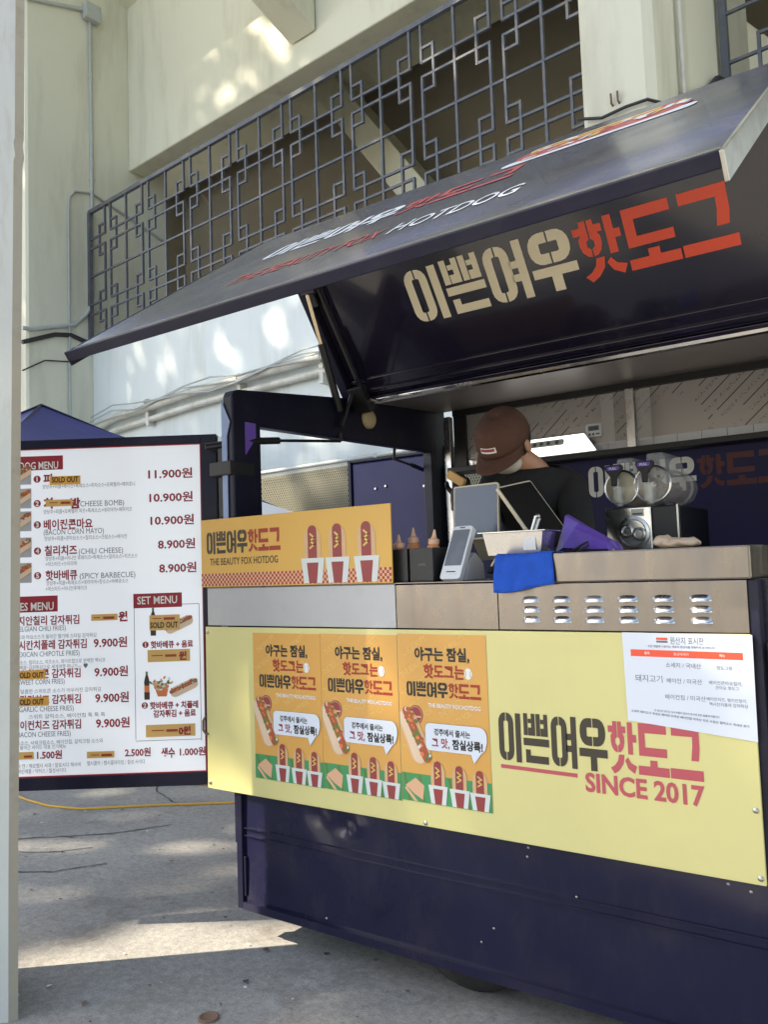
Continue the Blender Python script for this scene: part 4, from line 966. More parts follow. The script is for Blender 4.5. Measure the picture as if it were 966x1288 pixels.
# ------------------------------------------------------------------ things on the counter
def rot_frame(loc, deg): return Frame(loc, (math.cos(R(deg)), math.sin(R(deg)), 0), (-math.sin(R(deg)), math.cos(R(deg)), 0))
def caddy(loc, deg, label, mark):
    t = thing('condiment_box', label, 'box', loc); F = rot_frame(loc, deg); w, d, h, k = .10, .16, .122, .005
    q = MB()
    for b in ((0, w, 0, k), (0, w, d-k, d), (0, k, k, d-k), (w-k, w, k, d-k)): q.fbox(F, *b, .004, h)
    q.fbox(F, 0, w, 0, d, 0, .004); q.build('bin', 'black', t, bevel=.0015)
    if mark:
        q = MB(); text(q, Frame(F(0, 0, 0), F.x, F.n), 'ZOPPS', .052, .058, .011, 0, .001, .02, 'C'); q.build('lettering', 'ink_grey', t)
    return F
def sauce_bottle(loc, h, tilt, label):
    t = thing('sauce_bottle', label, 'sauce bottle', loc, 'sauce bottles in the black boxes'); ax = Vector(tilt).normalized()
    q = MB(); q.lathe(loc, ax, [(0, .020), (.002, .025), (h*.62, .026), (h*.70, .022), (h*.74, .017)], 20); q.build('bottle_body', 'bottle', t, smooth=45)
    q = MB(); q.lathe(Vector(loc)+ax*h*.74, ax, [(0, .021), (h*.10, .021), (h*.12, .012), (h*.17, .008), (h*.30, .0035)], 16); q.build('nozzle', 'bottle_tip', t, smooth=45)
caddy((-1.822, 2.52, 1.4535), 0, 'black box of sauce bottles right beside the amber sign', False)
caddy((-1.712, 2.52, 1.4535), 0, 'black box with pale lettering between sign and card terminal', True)
# bottles stand in the boxes
sauce_bottle((-1.765, 2.63, 1.459), .190, (.0, 0, 1), 'orange sauce bottle standing tallest, behind the lettered black box')
sauce_bottle((-1.785, 2.565, 1.459), .165, (-.02, .0, 1), 'orange squeeze bottle in the box nearest the amber sign')
sauce_bottle((-1.672, 2.60, 1.459), .178, (.12, .0, 1), 'pale orange squeeze bottle leaning right in the lettered black box')
# card terminal
t = thing('card_terminal', 'white card payment terminal with a grey screen leaning on its dock', 'card terminal', (-1.49, 2.58, 1.4535))
d0 = Vector((.033, .47, .88)).normalized(); ux = Vector((.99, -.07, 0)); ux = (ux-d0*ux.dot(d0)).normalized()
TF = Frame((-1.592, 2.525, 1.462), ux, d0)
def rrect(x0, x1, y0, y1, r): return [(cx+r*math.cos(R(a0+22.5*i)), cy+r*math.sin(R(a0+22.5*i))) for cx, cy, a0 in ((x1-r, y1-r, 0), (x0+r, y1-r, 90), (x0+r, y0+r, 180), (x1-r, y0+r, 270)) for i in range(5)]
q = MB(); q.prism(TF, rrect(0, .088, 0, .215, .012), -.026, 0); q.build('handset', 'white_plastic', t, bevel=.003)
q = MB(); q.poly(TF, rrect(.008, .080, .052, .198, .003), .0012, 0); q.build('screen', 'screen_grey', t)
q = MB(); q.poly(TF, rrect(.024, .064, .026, .030, .0015), .0012, 0); q.poly(TF, rrect(.032, .056, .204, .208, .001), .0012, 0); q.build('slot', 'black', t)
q = MB(); b0 = TF(.01, .0, -.03); q.prism(Frame((-1.545, 2.56, 1.4535), (0, 1, 0), (0, 0, 1)), [(.0, 0), (.15, 0), (.14, .06), (.085, .10), (.035, .07)], -.04, .04); q.build('dock', 'white_plastic', t, bevel=.004)
q = MB(); q.tube([(-1.42, 2.60, 1.50), (-1.40, 2.62, 1.545), (-1.36, 2.63, 1.56), (-1.33, 2.62, 1.545)], .004, 8); q.build('lead', 'ivory', t)
# till tablet facing out
def tablet(loc, ux, uy, w, h, th, label, stand=True, face='screen', rim='ivory'):
    F = Frame(loc, ux, uy); t = thing('tablet_screen', label, 'tablet', loc)
    q = MB(); q.prism(F, rrect(0, w, 0, h, .010), -th, 0); q.build('housing', rim, t, bevel=.002)
    q = MB(); q.poly(F, rrect(.006, w-.006, .007, h-.007, .006), .001, 0); q.build('screen', face, t)
    if stand:
        q = MB(); q.prism(Frame(F(w*.5, 0, -th), F.n, F.y), [(-.10, -.06), (.0, .02), (.0, .10), (-.02, .10), (-.03, .02), (-.11, -.05)], -.03, .03); q.build('stand', rim, t)
    return F
u1 = Vector((.92, .12, .028)).normalized(); v1 = Vector((.02, .16, .97)); v1 = (v1-u1*v1.dot(u1)).normalized()
tablet((-1.652, 2.735, 1.60), u1, v1, .185, .215, .016, 'till tablet tilted back behind the white card terminal, reflecting trees')
u2 = Vector((.257, .926, .18)).normalized(); v2 = Vector((-.573, 0, .82))
tablet((-1.285, 2.74, 1.542), u2, v2, .19, .305, .014, 'dark tablet with cream rim leaning in front of the worker', stand=False, face='screen_matt')
# steel food pan with a pen
t = thing('food_pan', 'small steel food pan on the ledge behind the blue cloth', 'pan', (-1.32, 2.62, 1.5375))
q = MB(); PFr = rot_frame((-1.32, 2.63, 1.5375), 6)
def ring(w, d, z): return [PFr(a*w, b*d, z) for a, b in ((-1, -1), (1, -1), (1, 1), (-1, 1))]
prs = [ring(.095, .06, 0), ring(.108, .072, .075), ring(.122, .086, .077), ring(.122, .086, .080), ring(.105, .069, .080), ring(.092, .057, .006)]
q.face(prs[0][::-1]); 
for a, b in zip(prs, prs[1:]):
    for k in range(4): q.face([a[k], a[(k+1) % 4], b[(k+1) % 4], b[k]])
q.face(prs[-1]); q.build('pan_body', 'steel_clean', t, bevel=.002)
q = MB(); q.rect(Frame(PFr(.06, -.0665, .03), PFr.x, PFr.n), -.022, .022, -.016, .030, .003); q.build('sticker', 'ink_white', t)
t = thing('tongs', 'slim steel tongs standing in the small food pan', 'tongs', (-1.285, 2.64, 1.55))
q = MB(); q.tube([(-1.30, 2.63, 1.548), (-1.262, 2.645, 1.668)], [.004, .006], 8); q.tube([(-1.292, 2.64, 1.548), (-1.256, 2.66, 1.662)], [.004, .006], 8); q.ellipsoid((-1.258, 2.652, 1.668), [Vector((.009, 0, 0)), Vector((0, .012, 0)), Vector((0, 0, .009))], 0, 10, 6); q.build('tong_arms', 'steel_clean', t, smooth=50)
# blue cloth
q = MB(); nx, ny = 18, 14; P = []
for j in range(ny+1):
    for i in range(nx+1):
        u, v = i/nx, j/ny; x = -1.345+.212*u
        l_ = v*.21; wob = .006*math.sin(u*8+v*4)*v+.004*math.sin(u*15+1)*v+.001
        if l_ < .085: y, z = YF+.075-l_, 1.5405+abs(wob)*.6
        else:
            e = l_-.085; y, z = YF-.0135-abs(wob)-.004*e/.1, 1.5405-e*(.94+.06*math.cos(u*3.0))
        P.append((x+.006*math.sin(v*5)*(1-u*1.6), y, z-.006*math.sin(u*4.2+.6)*v))
q.mesh(P, [(j*(nx+1)+i, (j+1)*(nx+1)+i, (j+1)*(nx+1)+i+1, j*(nx+1)+i+1) for j in range(ny) for i in range(nx)])
o = q.build('cleaning_cloth', 'cloth', smooth=70); sl = o.modifiers.new('thick', 'SOLIDIFY'); sl.thickness = .003
tag(o, 'bright blue cleaning cloth hung over the left end of the ledge', 'cloth')
# purple bag
t = thing('purple_bag', 'crumpled purple plastic bag lying on the counter beside the slush machine', 'bag', (-1.14, 2.8, 1.5375))
q = MB(); rr = random.Random(9)
top = [(-1.235, 2.79, 1.54), (-1.205, 2.78, 1.676), (-1.17, 2.80, 1.645), (-1.10, 2.79, 1.602), (-1.045, 2.78, 1.572), (-1.03, 2.78, 1.54)]
n = len(top); rows_ = []
for k in range(7):
    tt = k/6; row = []
    for (x, y, z) in top:
        w_ = math.sin(math.pi*(.08+.84*tt)); row.append((x+rr.uniform(-.006, .006), y-.055+.13*tt+rr.uniform(-.008, .008), 1.5385+(z-1.5385)*w_**.6*(1 if 0 < k < 6 else .25)+rr.uniform(0, .006)))
    rows_.append(row)
for a, b in zip(rows_, rows_[1:]):
    for k in range(n-1): q.face([a[k], a[k+1], b[k+1], b[k]])
o = q.build('bag_film', 'purple', t)
q = MB(); q.tube([(-1.16, 2.70, 1.542), (-1.12, 2.70, 1.565), (-1.10, 2.70, 1.572), (-1.10, 2.70, 1.56), (-1.14, 2.70, 1.541)], .004, 8); q.build('strap', 'cable', t)
q = MB(); q.ellipsoid((-.83, 2.80, 1.556), [Vector((.075, 0, 0)), Vector((0, .05, 0)), Vector((0, 0, .018))], 0, 18, 8); q.ellipsoid((-.87, 2.79, 1.562), [Vector((.035, .01, 0)), Vector((0, .035, 0)), Vector((0, 0, .020))], 0, 12, 8)
for i in range(len(q.v)): x, y, z = q.v[i]; q.v[i] = (x, y, max(1.538, z+.006*math.sin(x*140)*math.cos(y*120)))
tag(q.build('crumpled_wrap', 'bun_light', smooth=70), 'crumpled tan food wrap lying near the right end of the ledge', 'wrap')

# slush machine
t = thing('slush_machine', 'steel slush machine with two clear drums and purple pull handles', 'slush machine', (-1.1, 3.45, 1.335))
SY = 3.30
q = MB(); q.box(-1.265, -1.075, SY, SY+.45, 1.337, 1.720); body = q.build('machine_body', 'steel_clean', t, bevel=.006)
q = MB(); q.box(-1.073, -.975, SY, SY+.45, 1.337, 1.715); q.build('side_case', 'black', t, bevel=.004)
q = MB(); q.box(-.975, -.968, SY-.004, SY+.02, 1.337, 1.718); q.build('case_edge', 'alu', t)
q = MB(); q.lathe((-1.150, SY-.001, 1.615), (0, -1, 0), [(0, .066), (.006, .066), (.008, .055), (.003, .050)], 32)
for dx, dz in ((-.024, .008), (.026, -.006)): q.lathe((-1.150+dx, SY-.004, 1.615+dz), (0, -1, 0), [(0, .027), (.010, .027), (.012, .020), (.004, .014)], 20)
q.build('dial_plate', 'steel_clean', body, smooth=40)
q = MB(); q.rect(Frame((-1.13, SY-.0015, 1.70), (1, 0, 0), (0, 0, 1)), -.025, .025, -.020, .010, 0); q.rect(Frame((-1.13, SY-.0025, 1.70), (1, 0, 0), (0, 0, 1)), -.02, .02, -.014, -.006, 0, 1); q.build('sticker', ['ink_white', 'ink_grey'], body)
for x, z, rr_, m_, yo in ((-1.190, 1.800, .068, 'drum_cream', 0.), (-1.065, 1.805, .072, 'drum', .0)):
    q = MB(); q.lathe((x, SY+.0, z), (0, 1, 0), [(-.004, rr_*.55), (0, rr_*.92), (.012, rr_), (.38, rr_), (.40, rr_*.9)], 36); dm = q.build('drum', m_, t, smooth=40)
    q = MB(); q.lathe((x, SY-.006, z), (0, 1, 0), [(0, rr_*1.03), (.014, rr_*1.06), (.03, rr_*1.03)], 36) if False else None
    for k in range(36):
        pass
    q = MB(); ringp = [(x+rr_*math.cos(2*math.pi*k/32), SY+.004, z+rr_*math.sin(2*math.pi*k/32)) for k in range(33)]; q.tube(ringp, .0055, 8); q.build('drum_ring', 'steel_clean', dm); q = MB(); ringp = [(x+rr_*math.cos(2*math.pi*k/32), SY+.30, z+rr_*math.sin(2*math.pi*k/32)) for k in range(33)]; q.tube(ringp, .006, 8); q.build('drum_ring', 'acrylic', dm)
    q = MB(); q.tube([(x, SY+.02, z), (x, SY+.37, z)], .012, 8); q.build('shaft', 'steel_clean', dm)
    q = MB(); q.box(x-.017, x+.017, SY-.055, SY-.002, 1.735, z+.005); q.tube([(x, SY-.03, z), (x, SY-.03, 1.722)], .013, 12); q.build('tap', 'acrylic', t, bevel=.004)
    q = MB(); q.prism(Frame((x-.012, SY-.05, z+.005), (1, 0, 0), (0, .12, .99)), [(-.010, 0), (.010, 0), (.011, .035), (.030, .058), (.036, .072), (.034, .084), (-.034, .084), (-.036, .072), (-.030, .058), (-.011, .035)], -.012, .010); hd = q.build('pull_handle', 'black', t, bevel=.003)
    q = MB(); HF = Frame((x-.012, SY-.0615, z+.005), (1, 0, 0), (0, .12, .99)); q.poly(HF, rrect(-.026, .026, .063, .079, .005), .0012, 0); text(q, HF, 'PULL', 0, .0655, .014, 1, .0022, .03, 'C'); q.build('handle_label', ['purple', 'ink_white'], hd)
    q = MB(); q.prism(Frame((x, SY+.05, z+rr_), (1, 0, 0), (0, 0, 1)), [(-.045, -.012), (.045, -.012), (.032, .058), (-.032, .058)], -.25, -.0); q.build('hopper', 'acrylic', t, bevel=.006)
# timer, and a glowing panel added for a bright reflection on the ledge
t = thing('kitchen_timer', 'small white digital timer stuck on the filmed steel panel', 'timer', (-1.64, YB-.04, 2.19))
TM = Frame((-1.645, YB-.048, 2.195), (1, 0, 0), (0, 0, 1))
q = MB(); q.prism(TM, rrect(-.045, .045, -.035, .038, .012), -.015, 0); q.build('case', 'white_plastic', t, bevel=.003)
q = MB(); q.rect(TM, -.030, .030, .000, .026, .001); text(q, TM, '00:00', 0, .006, .018, 1, .002, .02, 'C'); q.build('display', ['screen_grey', 'ink_black'], t)
q = MB(); [q.disc(TM, a, -.018, .007, .0012, 0, 12) for a in (-.022, -.002)]; q.rect(TM, .012, .032, -.022, -.014, .0012, 0); q.build('button', 'ink_grey', t)
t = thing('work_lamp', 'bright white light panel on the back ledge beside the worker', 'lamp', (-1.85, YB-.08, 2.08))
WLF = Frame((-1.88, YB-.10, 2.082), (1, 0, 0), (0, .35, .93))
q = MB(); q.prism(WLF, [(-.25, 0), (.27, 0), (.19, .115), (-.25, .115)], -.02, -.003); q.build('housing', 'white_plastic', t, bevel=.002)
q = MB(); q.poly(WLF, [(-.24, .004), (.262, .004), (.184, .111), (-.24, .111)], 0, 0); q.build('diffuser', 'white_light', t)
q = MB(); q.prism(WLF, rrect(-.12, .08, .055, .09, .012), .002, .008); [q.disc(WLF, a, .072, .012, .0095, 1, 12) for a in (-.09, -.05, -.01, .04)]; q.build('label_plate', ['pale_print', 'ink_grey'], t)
q = MB(); q.lathe((-2.33, YB-.09, 2.0755), (0, 0, 1), [(0, .045), (.03, .052), (.034, .05)], 20); tag(q.build('foil_tray', 'steel_clean', smooth=40), 'small round silver tray on the back ledge left of the worker', 'tray')

# ------------------------------------------------------------------ the worker
pe = thing('person', 'person in a brown cap and black shirt bending over inside the trailer, holding bread', 'person', (-1.50, 3.12, .52))
def skin(name, chain, edges, m, root=0, sub=2):
    me = bpy.data.meshes.new(name); o = ORIGIN['person']
    me.from_pydata([(p[0]-o.x, p[1]-o.y, p[2]-o.z) for p, r_ in chain], edges, [])
    ob = bpy.data.objects.new(name, me); C.objects.link(ob); ob.parent = pe
    md = ob.modifiers.new('skin', 'SKIN'); md.use_smooth_shade = True
    for i, (p, r_) in enumerate(chain):
        sv = me.skin_vertices[0].data[i]; sv.radius = r_ if isinstance(r_, tuple) else (r_, r_); sv.use_root = (i == root)
    s_ = ob.modifiers.new('sub', 'SUBSURF'); s_.levels = sub; s_.render_levels = sub
    me.materials.append(MAT[m] if isinstance(m, str) else m)
    return ob
HC = Vector((-1.525, 2.95, 1.982))             # head centre
hf = Vector((-.10, -.68, -.72)).normalized(); hu = Vector((.03, -.62, .78)); hu = (hu-hf*hu.dot(hf)).normalized(); hr = hf.cross(hu)
neck0 = Vector((-1.455, 3.10, 1.885)); neck1 = HC - hu*.085 - hf*.02
shL, shR = Vector((-1.635, 3.03, 1.815)), Vector((-1.335, 3.13, 1.80))     # as seen: left and right shoulder
elL, wrL = Vector((-1.72, 3.02, 1.60)), Vector((-1.735, 2.93, 1.77))
elR, wrR = Vector((-1.245, 3.00, 1.56)), Vector((-1.40, 2.80, 1.50))
body = [((-1.47, 3.22, 1.40), (.15, .11)), ((-1.48, 3.20, 1.58), (.14, .105)), ((-1.48, 3.14, 1.74), (.11, .085)), (neck0, .050), (neck1, .060), (HC-hu*.03+hf*.01, (.072, .085)), (HC+hu*.055, (.070, .085)),
        (shL, .045), (elL, .040), (wrL, .030), (shR, .045), (elR, .040), (wrR, .030),
        ((-1.56, 3.22, 1.33), .095), ((-1.56, 3.20, .98), .065), ((-1.56, 3.24, .60), .045), ((-1.57, 3.12, .555), .038),
        ((-1.38, 3.22, 1.33), .095), ((-1.38, 3.20, .98), .065), ((-1.38, 3.24, .60), .045), ((-1.37, 3.12, .555), .038)]
ed = [(0, 1), (1, 2), (2, 3), (3, 4), (4, 5), (5, 6), (2, 7), (7, 8), (8, 9), (2, 10), (10, 11), (11, 12), (0, 13), (13, 14), (14, 15), (15, 16), (0, 17), (17, 18), (18, 19), (19, 20)]
skin('body', body, ed, 'skin')
sh = [((-1.47, 3.22, 1.36), (.168, .125)), ((-1.48, 3.20, 1.58), (.160, .120)), ((-1.48, 3.13, 1.77), (.165, .115)), (neck0 + Vector((0, 0, .012)), .088),
      (shL, .084), (elL, .062), (wrL.lerp(elL, .12), .042), (shR, .084), (elR, .062), (wrR.lerp(elR, .12), .042)]
skin('shirt', sh, [(0, 1), (1, 2), (2, 3), (2, 4), (4, 5), (5, 6), (2, 7), (7, 8), (8, 9)], 'shirt')
tz = [((-1.47, 3.22, 1.30), (.165, .13)), ((-1.56, 3.22, 1.20), .11), ((-1.56, 3.20, .98), .088), ((-1.56, 3.24, .62), .07), ((-1.38, 3.22, 1.20), .11), ((-1.38, 3.20, .98), .088), ((-1.38, 3.24, .62), .07)]
skin('trousers', tz, [(0, 1), (1, 2), (2, 3), (0, 4), (4, 5), (5, 6)], 'shirt')
for x in (-1.56, -1.38):
    q = MB(); q.ellipsoid((x, 3.15, .56), [Vector((.048, 0, 0)), Vector((0, .13, 0)), Vector((0, 0, .042))], 0, 16, 8); q.build('shoe', 'black', pe, smooth=60)
# face details: nose, ears, mask, strap, hair
q = MB(); q.ellipsoid(HC+hf*.105-hu*.03, [hr*.014, hf*.022, hu*.024], 0, 12, 8)
for s in (-1, 1): q.ellipsoid(HC+hr*s*.083-hu*.025-hf*.015, [hr*.012, hf*.020, hu*.033], 0, 12, 8)
q.build('nose_and_ears', 'skin', pe, smooth=60)
for s in (-1, 1):
    q = MB(); q.ellipsoid(HC+hf*.094+hr*s*.032-hu*.005, [hr*.011, hf*.006, hu*.006], 0, 10, 6); q.build('eye', 'ink_black', pe, smooth=60)
q = MB(); q.ellipsoid(HC+hf*.046-hu*.062, [hr*.068, hf*.046, hu*.040], 0, 20, 12); q.build('face_mask', 'mask', pe, smooth=60)
q = MB(); q.tube([HC+hr*.076-hu*.045+hf*.04, HC+hr*.090-hu*.02-hf*.0], .004, 6); q.tube([HC+hr*.072-hu*.085+hf*.03, HC+hr*.088-hu*.05-hf*.01], .004, 6); q.build('mask_strap', 'mask', pe)
q = MB(); q.ellipsoid(HC-hf*.030+hu*.004, [hr*.090, hf*.100, hu*.100], 0, 24, 14); q.build('hair', 'hair', pe, smooth=60)
# cap: crown, brim, button, badge
cp = MB(); nu, nv = 32, 10; P = []; CO = HC + hu*.022 - hf*.004
for j in range(nv+1):
    tt = math.pi/2*j/nv
    for i in range(nu):
        u = 2*math.pi*i/nu; fx, rx = math.cos(u), math.sin(u)
        k = math.cos(tt)**.62
        P.append(CO + hf*fx*.122*k + hr*rx*.103*k + hu*(.112*math.sin(tt)**.9))
F_ = [(j*nu+i, j*nu+(i+1) % nu, (j+1)*nu+(i+1) % nu, (j+1)*nu+i) for j in range(nv) for i in range(nu)]
cp.mesh(P, F_)
cap = cp.build('cap', 'cap', pe, smooth=60); s_ = cap.modifiers.new('t', 'SOLIDIFY'); s_.thickness = .004
q = MB(); P = []; nb = 20
for j in range(7):
    for i in range(nb+1):
        u = R(-76+152*i/nb); ext = .080*math.cos(u)**.8*j/6 if math.cos(u) > 0 else 0
        p = CO + hf*(math.cos(u)*.121+ext*1.0) + hr*math.sin(u)*(.102+.012*j/6*0) + hu*(.004 - .012*j/6 - .030*math.sin(u)**2*(j/6))
        P.append(p)
q.mesh(P, [(j*(nb+1)+i, j*(nb+1)+i+1, (j+1)*(nb+1)+i+1, (j+1)*(nb+1)+i) for j in range(6) for i in range(nb)])
br = q.build('brim', 'cap', cap, smooth=60); s_ = br.modifiers.new('t', 'SOLIDIFY'); s_.thickness = .005
q = MB(); q.ellipsoid(CO+hu*.113, [hr*.010, hf*.010, hu*.005], 0, 10, 6); q.build('button', 'cap', cap, smooth=60)
q = MB()
def cap_pt(u, tt, off=.0035):
    k = math.cos(tt)**.62; d_ = hf*math.cos(u)*.122*k + hr*math.sin(u)*.103*k + hu*.112*math.sin(tt)**.9
    return CO + d_*(1+off/.11)
for j, (a0, a1, mi, off) in enumerate(((.24, .44, 0, .004), (.31, .41, 1, .0055))):
    w_ = .34-.05*j; n = 8
    for i in range(n):
        u0, u1 = -w_+2*w_*i/n, -w_+2*w_*(i+1)/n
        q.face([cap_pt(u0, a0, off), cap_pt(u1, a0, off), cap_pt(u1, a1, off), cap_pt(u0, a1, off)], mi)
q.build('badge', ['ink_white', 'maroon'], cap)
for i in range(6):
    q = MB(); u_ = math.pi/6+math.pi/3*i; q.tube([cap_pt(u_, .02+1.5*j/12, .0015) for j in range(13)], .0014, 5); q.build('cap_seam', 'cap', cap)
    q = MB(); q.ellipsoid(cap_pt(math.pi/3*i, .95, .002), [hr*.0035, hf*.0035, hu*.0035], 0, 8, 5); q.build('eyelet', 'hair', cap)
# gloved hand holding a piece of bread
pd = (Vector((-1.705, 2.91, 1.86))-wrL).normalized()
px_ = pd.cross(Vector((0, -1, 0))).normalized(); pz_ = pd.cross(px_)
ch = [(wrL-pd*.045, .033), (wrL, .032), (wrL+pd*.045, (.040, .022)), (wrL+pd*.075, (.042, .020))]; ed = [(0, 1), (1, 2), (2, 3)]
for k, (off, l_) in enumerate(((-.032, .060), (-.011, .070), (.011, .066), (.032, .052))):
    b = wrL+pd*.075+px_*off; i0 = len(ch)
    p1 = b+pd*l_*.42-pz_*.004; p2 = p1+(pd*.5-pz_*.85)*l_*.36*-1*-1; p3 = p2+(pd*-.2-pz_*.95)*l_*.30
    ch += [(b, .0105), (p1, .0098), (p2, .0092), (p3, .0085)]; ed += [(3, i0), (i0, i0+1), (i0+1, i0+2), (i0+2, i0+3)]
b = wrL+pd*.025+px_*-.036; i0 = len(ch); ch += [(b, .012), (b+px_*-.022+pd*.022-pz_*.012, .011), (b+px_*-.016+pd*.048-pz_*.030, .0095)]; ed += [(2, i0), (i0, i0+1), (i0+1, i0+2)]
skin('glove', ch, ed, 'black', 1, 2)
hd2 = (Vector((-1.32, 2.74, 1.52))-wrR).normalized()
# second hand resting on the work top behind the ledge
hp = Vector((-.6, -.8, .0)).normalized(); hx = Vector((.8, -.6, 0))
ch = [(wrR-hp*.05, .034), (wrR, .032), (wrR+hp*.045, (.040, .020)), (wrR+hp*.075, (.041, .018))]; ed = [(0, 1), (1, 2), (2, 3)]
for off, l_ in ((-.032, .052), (-.011, .066), (.011, .070), (.032, .060)):
    b = wrR+hp*.075+hx*off; i0 = len(ch); p1 = b+hp*l_*.45; p2 = p1+hp*l_*.30+Vector((0, 0, -.012)); p3 = p2+hp*l_*.15+Vector((0, 0, -.014))
    ch += [(b, .0105), (p1, .0098), (p2, .0092), (p3, .0085)]; ed += [(3, i0), (i0, i0+1), (i0+1, i0+2), (i0+2, i0+3)]
b = wrR+hp*.02+hx*.036; i0 = len(ch); ch += [(b, .012), (b+hx*.024+hp*.02, .011), (b+hx*.026+hp*.048, .0095)]; ed += [(2, i0), (i0, i0+1), (i0+1, i0+2)]
skin('glove', ch, ed, 'black', 1, 2)
bc = wrL+pd*.10-pz_*.045
q = MB(); q.prism(Frame(bc, Vector((.80, .1, -.55)).normalized(), Vector((.55, 0, .80)).normalized()), rrect(-.042, .042, -.016, .020, .012), -.013, .013)
tag(q.build('bread_piece', 'bread', bevel=.006), 'golden piece of bread held in a black gloved hand', 'bread')

# ------------------------------------------------------------------ small things on the ground
q = MB(); q.tube([(-5.9, 3.35, .008), (-5.5, 3.28, .008), (-5.214, 3.266, .008), (-4.95, 3.33, .008), (-4.55, 3.65, .008), (-4.14, 3.94, .008), (-3.2, 4.5, .008)], .008, 6)
tag(q.build('power_cord', 'cord', smooth=60), 'yellow power cord running across the concrete under the menu board', 'cord')
q = MB(); q.tube([(-6.2, 4.3, .008), (-5.35, 4.05, .008), (-4.95, 4.08, .008), (-4.90, 4.17, .05), (-4.84, 4.22, .06), (-4.80, 4.15, .02), (-4.86, 4.10, .008), (-4.4, 4.3, .008), (-3.6, 4.8, .008)], .007, 6)
tag(q.build('power_cord', 'cord', smooth=60), 'looped yellow-brown cord farther back on the concrete', 'cord')
q = MB(); q.tube([(-2.774, YF-.02, .90), (-2.80, YF-.01, .88), (-2.795, YF-.015, .84), (-2.77, YF-.02, .825), (-2.76, YF-.02, .83)], .005, 6)
tag(q.build('hook_wire', 'rust', smooth=60), 'small bent wire hook at the left edge of the yellow board', 'hook')

q = MB(); rr = random.Random(21)
for k in range(150):
    x, y = rr.uniform(-5.2, -1.7), rr.uniform(1.5, 3.6)
    r_ = rr.choice((.004, .006, .009, .014)) * rr.uniform(.7, 1.2); a = rr.uniform(0, 6.3); n_ = rr.choice((5, 6, 7))
    pts = [(x+r_*rr.uniform(.5, 1.2)*math.cos(a+2*math.pi*i/n_), y+r_*rr.uniform(.4, 1.1)*math.sin(a+2*math.pi*i/n_)) for i in range(n_)]
    h_ = .0035+rr.uniform(0, .003); q.face([GF(px_, py_, h_+rr.uniform(0, .003)) for px_, py_ in pts], rr.choice((0, 0, 1, 2, 2)))
tag(q.build('ground_litter', ['rust', 'pale_print', 'crack']), 'bits of grit, dry leaf and gum scattered over the concrete', 'litter', kind='stuff')

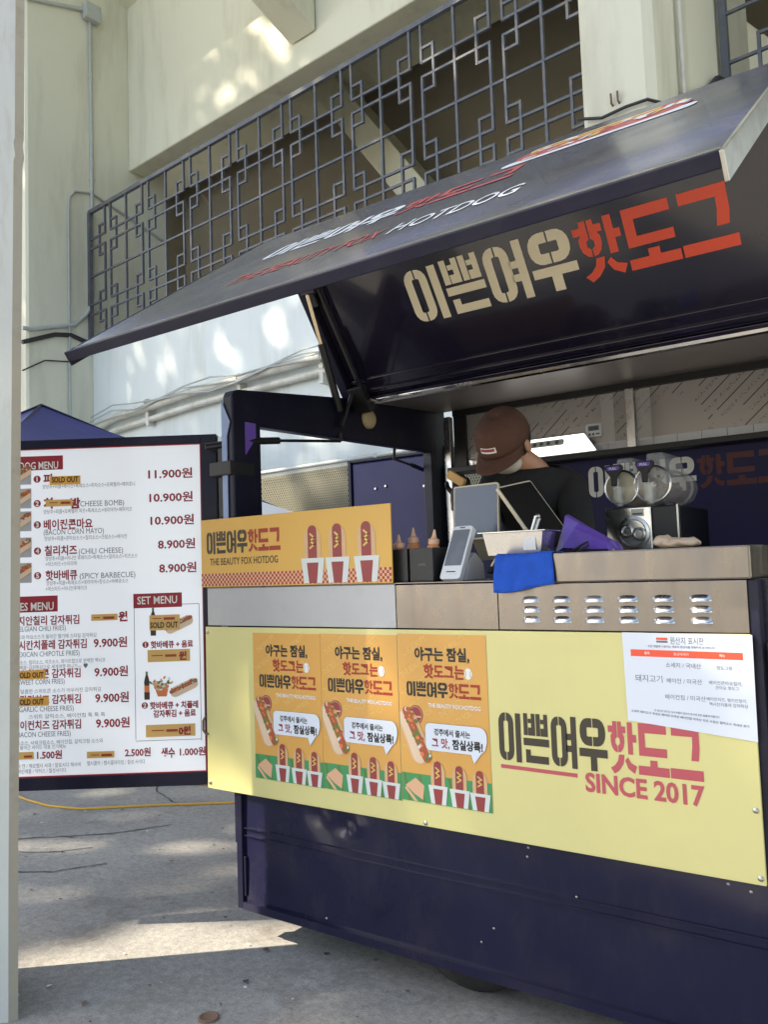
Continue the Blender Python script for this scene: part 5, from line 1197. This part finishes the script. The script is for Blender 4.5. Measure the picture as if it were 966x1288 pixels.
# ------------------------------------------------------------------ trees behind the viewer that shade the scene
def trees():
    p1 = SUN.cross(Vector((0, 0, 1))).normalized(); p2 = p1.cross(SUN).normalized()
    if p2.z < 0: p2 = -p2
    D = 24.0
    pts = [Vector(p) for p in ((-13, 4, 0), (-12, 6, 11), (-1.5, 6, 7), (.2, 2.3, 0), (-1.5, 1.2, 0), (-6, 1.0, 0), (0, 3, 3.3), (-9, 6.5, 10), (-9, 10.3, 8.2), (-4, 10.3, 8.2))]
    us = [p.dot(p1) for p in pts]; vs = [p.dot(p2) for p in pts]
    u0, u1, v0, v1 = min(us)-1, max(us)+1, min(vs)-.4, max(vs)+.6
    area = (u1-u0)*(v1-v0); n = int(area*150)
    U = nrng.uniform(u0, u1, n); V = nrng.uniform(v0, v1, n); W = D+nrng.uniform(0, 4.5, n)
    keep = V > np.interp(U, [1.0, 1.9, 4.8, 11.75], [.9, -.5, -2.8, -4.8])
    keep &= U > .9
    holes = []
    def spot(p, r): q = Vector(p); holes.append((q.dot(p1), q.dot(p2), r))
    # lit strip on the concrete
    for x, y, r_ in ((-3.15, 1.88, .08), (-3.0, 2.02, .12), (-2.85, 2.15, .16), (-2.7, 2.30, .20), (-2.55, 2.44, .20), (-2.4, 2.56, .20), (-2.25, 2.70, .20)): spot((x, y, 0), r_)
    for x, y, r_ in ((-4.75, 2.62, .04), (-4.5, 2.76, .02), (-3.75, 3.18, .02), (-3.5, 3.3, .04), (-4.1, 2.2, .0), (-3.75, 2.35, -.01)): spot((x, y, 0), r_)
    # dapples on wall, girder, fence, wing, menu board
    spot(BP(-9.37, 6.5, 4.28), .03); spot(BP(-7.12, 6.5, 4.34), .07); spot(BP(-8.07, 7.15, 8.88), .08); spot(BP(-7.66, 7.15, 8.45), .11); spot(BP(-8.4, 7.15, 8.2), .02)
    spot(BP(-6.75, 6.0, 2.4), .30); spot(BP(-6.9, 6.0, 2.2), .25); spot(BP(-3.2, 6.0, 2.3), .3); spot(BP(-3.1, 6.0, 1.8), .35); spot(BP(-5.8, 6, 2.45), .06); spot(BP(-6.1, 6, 2.4), .05)
    for x, s in ((-.95, .05), (-.8, .08), (-.65, .10), (-.5, .16), (-.42, .3), (-.45, .45)): spot(SB(x, s, 0), .07)
    spot((-.62, YF-.01, 1.38), .05); spot((-.53, YF+.1, 1.49), .06)
    for hu_, hv_, hr_ in holes:
        dens = ((U-hu_)**2+(V-hv_)**2) < (hr_+.10)**2
        keep &= ~dens
    U, V, W = U[keep], V[keep], W[keep]; n = len(U)
    B = np.array([[*p1], [*p2], [*SUN]])
    ctr = np.stack([U, V, W], 1) @ B
    a = nrng.normal(size=(n, 3)); a += np.array([*p1])*0; a -= (a@np.array([*SUN]))[:, None]*np.array([*SUN])*.65
    a /= np.linalg.norm(a, axis=1)[:, None]
    b = nrng.normal(size=(n, 3)); b -= (b@np.array([*SUN]))[:, None]*np.array([*SUN])*.65
    b -= (b*a).sum(1)[:, None]*a; b /= np.linalg.norm(b, axis=1)[:, None]
    s = nrng.uniform(.14, .21, n)[:, None]
    # crowns of the roadside trees, further right and clear of the sun's path
    extra = []
    for cx, cy, cz, rad in ((6, -13, 7, 3.2), (11, -10, 6, 3.0), (1.5, -16, 8, 3.6), (15, -6, 7, 3.2), (9, -15, 9, 3.0), (-4.5, -12, 5.0, 2.4)):
        m_ = 2600; v_ = nrng.normal(size=(m_, 3)); v_ /= np.linalg.norm(v_, axis=1)[:, None]
        extra.append(np.array([cx, cy, cz]) + v_*(rad*nrng.uniform(.25, 1, m_)**.5)[:, None]*np.array([1, 1, .8]) + nrng.normal(size=(m_, 3))*.25)
    extra = np.concatenate(extra); ne = len(extra)
    ae = nrng.normal(size=(ne, 3)); ae /= np.linalg.norm(ae, axis=1)[:, None]; be = nrng.normal(size=(ne, 3)); be -= (be*ae).sum(1)[:, None]*ae; be /= np.linalg.norm(be, axis=1)[:, None]
    ctr = np.concatenate([ctr, extra]); a = np.concatenate([a, ae]); b = np.concatenate([b, be]); s = np.concatenate([s, nrng.uniform(.14, .22, ne)[:, None]]); n += ne
    P = np.stack([ctr-a*s, ctr-b*s*.55, ctr+a*s, ctr+b*s*.55], 1).reshape(-1, 3)
    me = bpy.data.meshes.new('tree_belt'); me.vertices.add(n*4); me.vertices.foreach_set('co', P.ravel())
    me.loops.add(n*4); me.loops.foreach_set('vertex_index', np.arange(n*4)); me.polygons.add(n)
    me.polygons.foreach_set('loop_start', np.arange(0, n*4, 4)); me.polygons.foreach_set('loop_total', np.full(n, 4))
    me.materials.append(MAT['leaf']); me.update(); me.validate()
    o = bpy.data.objects.new('tree_belt', me); C.objects.link(o); tag(o, 'dense row of tall leafy trees shading the forecourt', 'trees', kind='stuff')
    q = MB()
    for k in range(5):
        c_ = (p1*(u0+(k+.5)*(u1-u0)/5) + p2*((v0+v1)/2) + SUN*(D+2)); z = c_.z
        q.tube([(c_.x+rng.uniform(-.4, .4), c_.y-1, 0), (c_.x, c_.y-.6, z*.4), (c_.x+.3, c_.y, z*.75), (c_.x, c_.y, z)], [.32, .26, .18, .08], 10)
    q.build('trunks', 'bark', o, smooth=60)
    print('leaves', n)
trees()
bpy.data.objects.remove(_to)
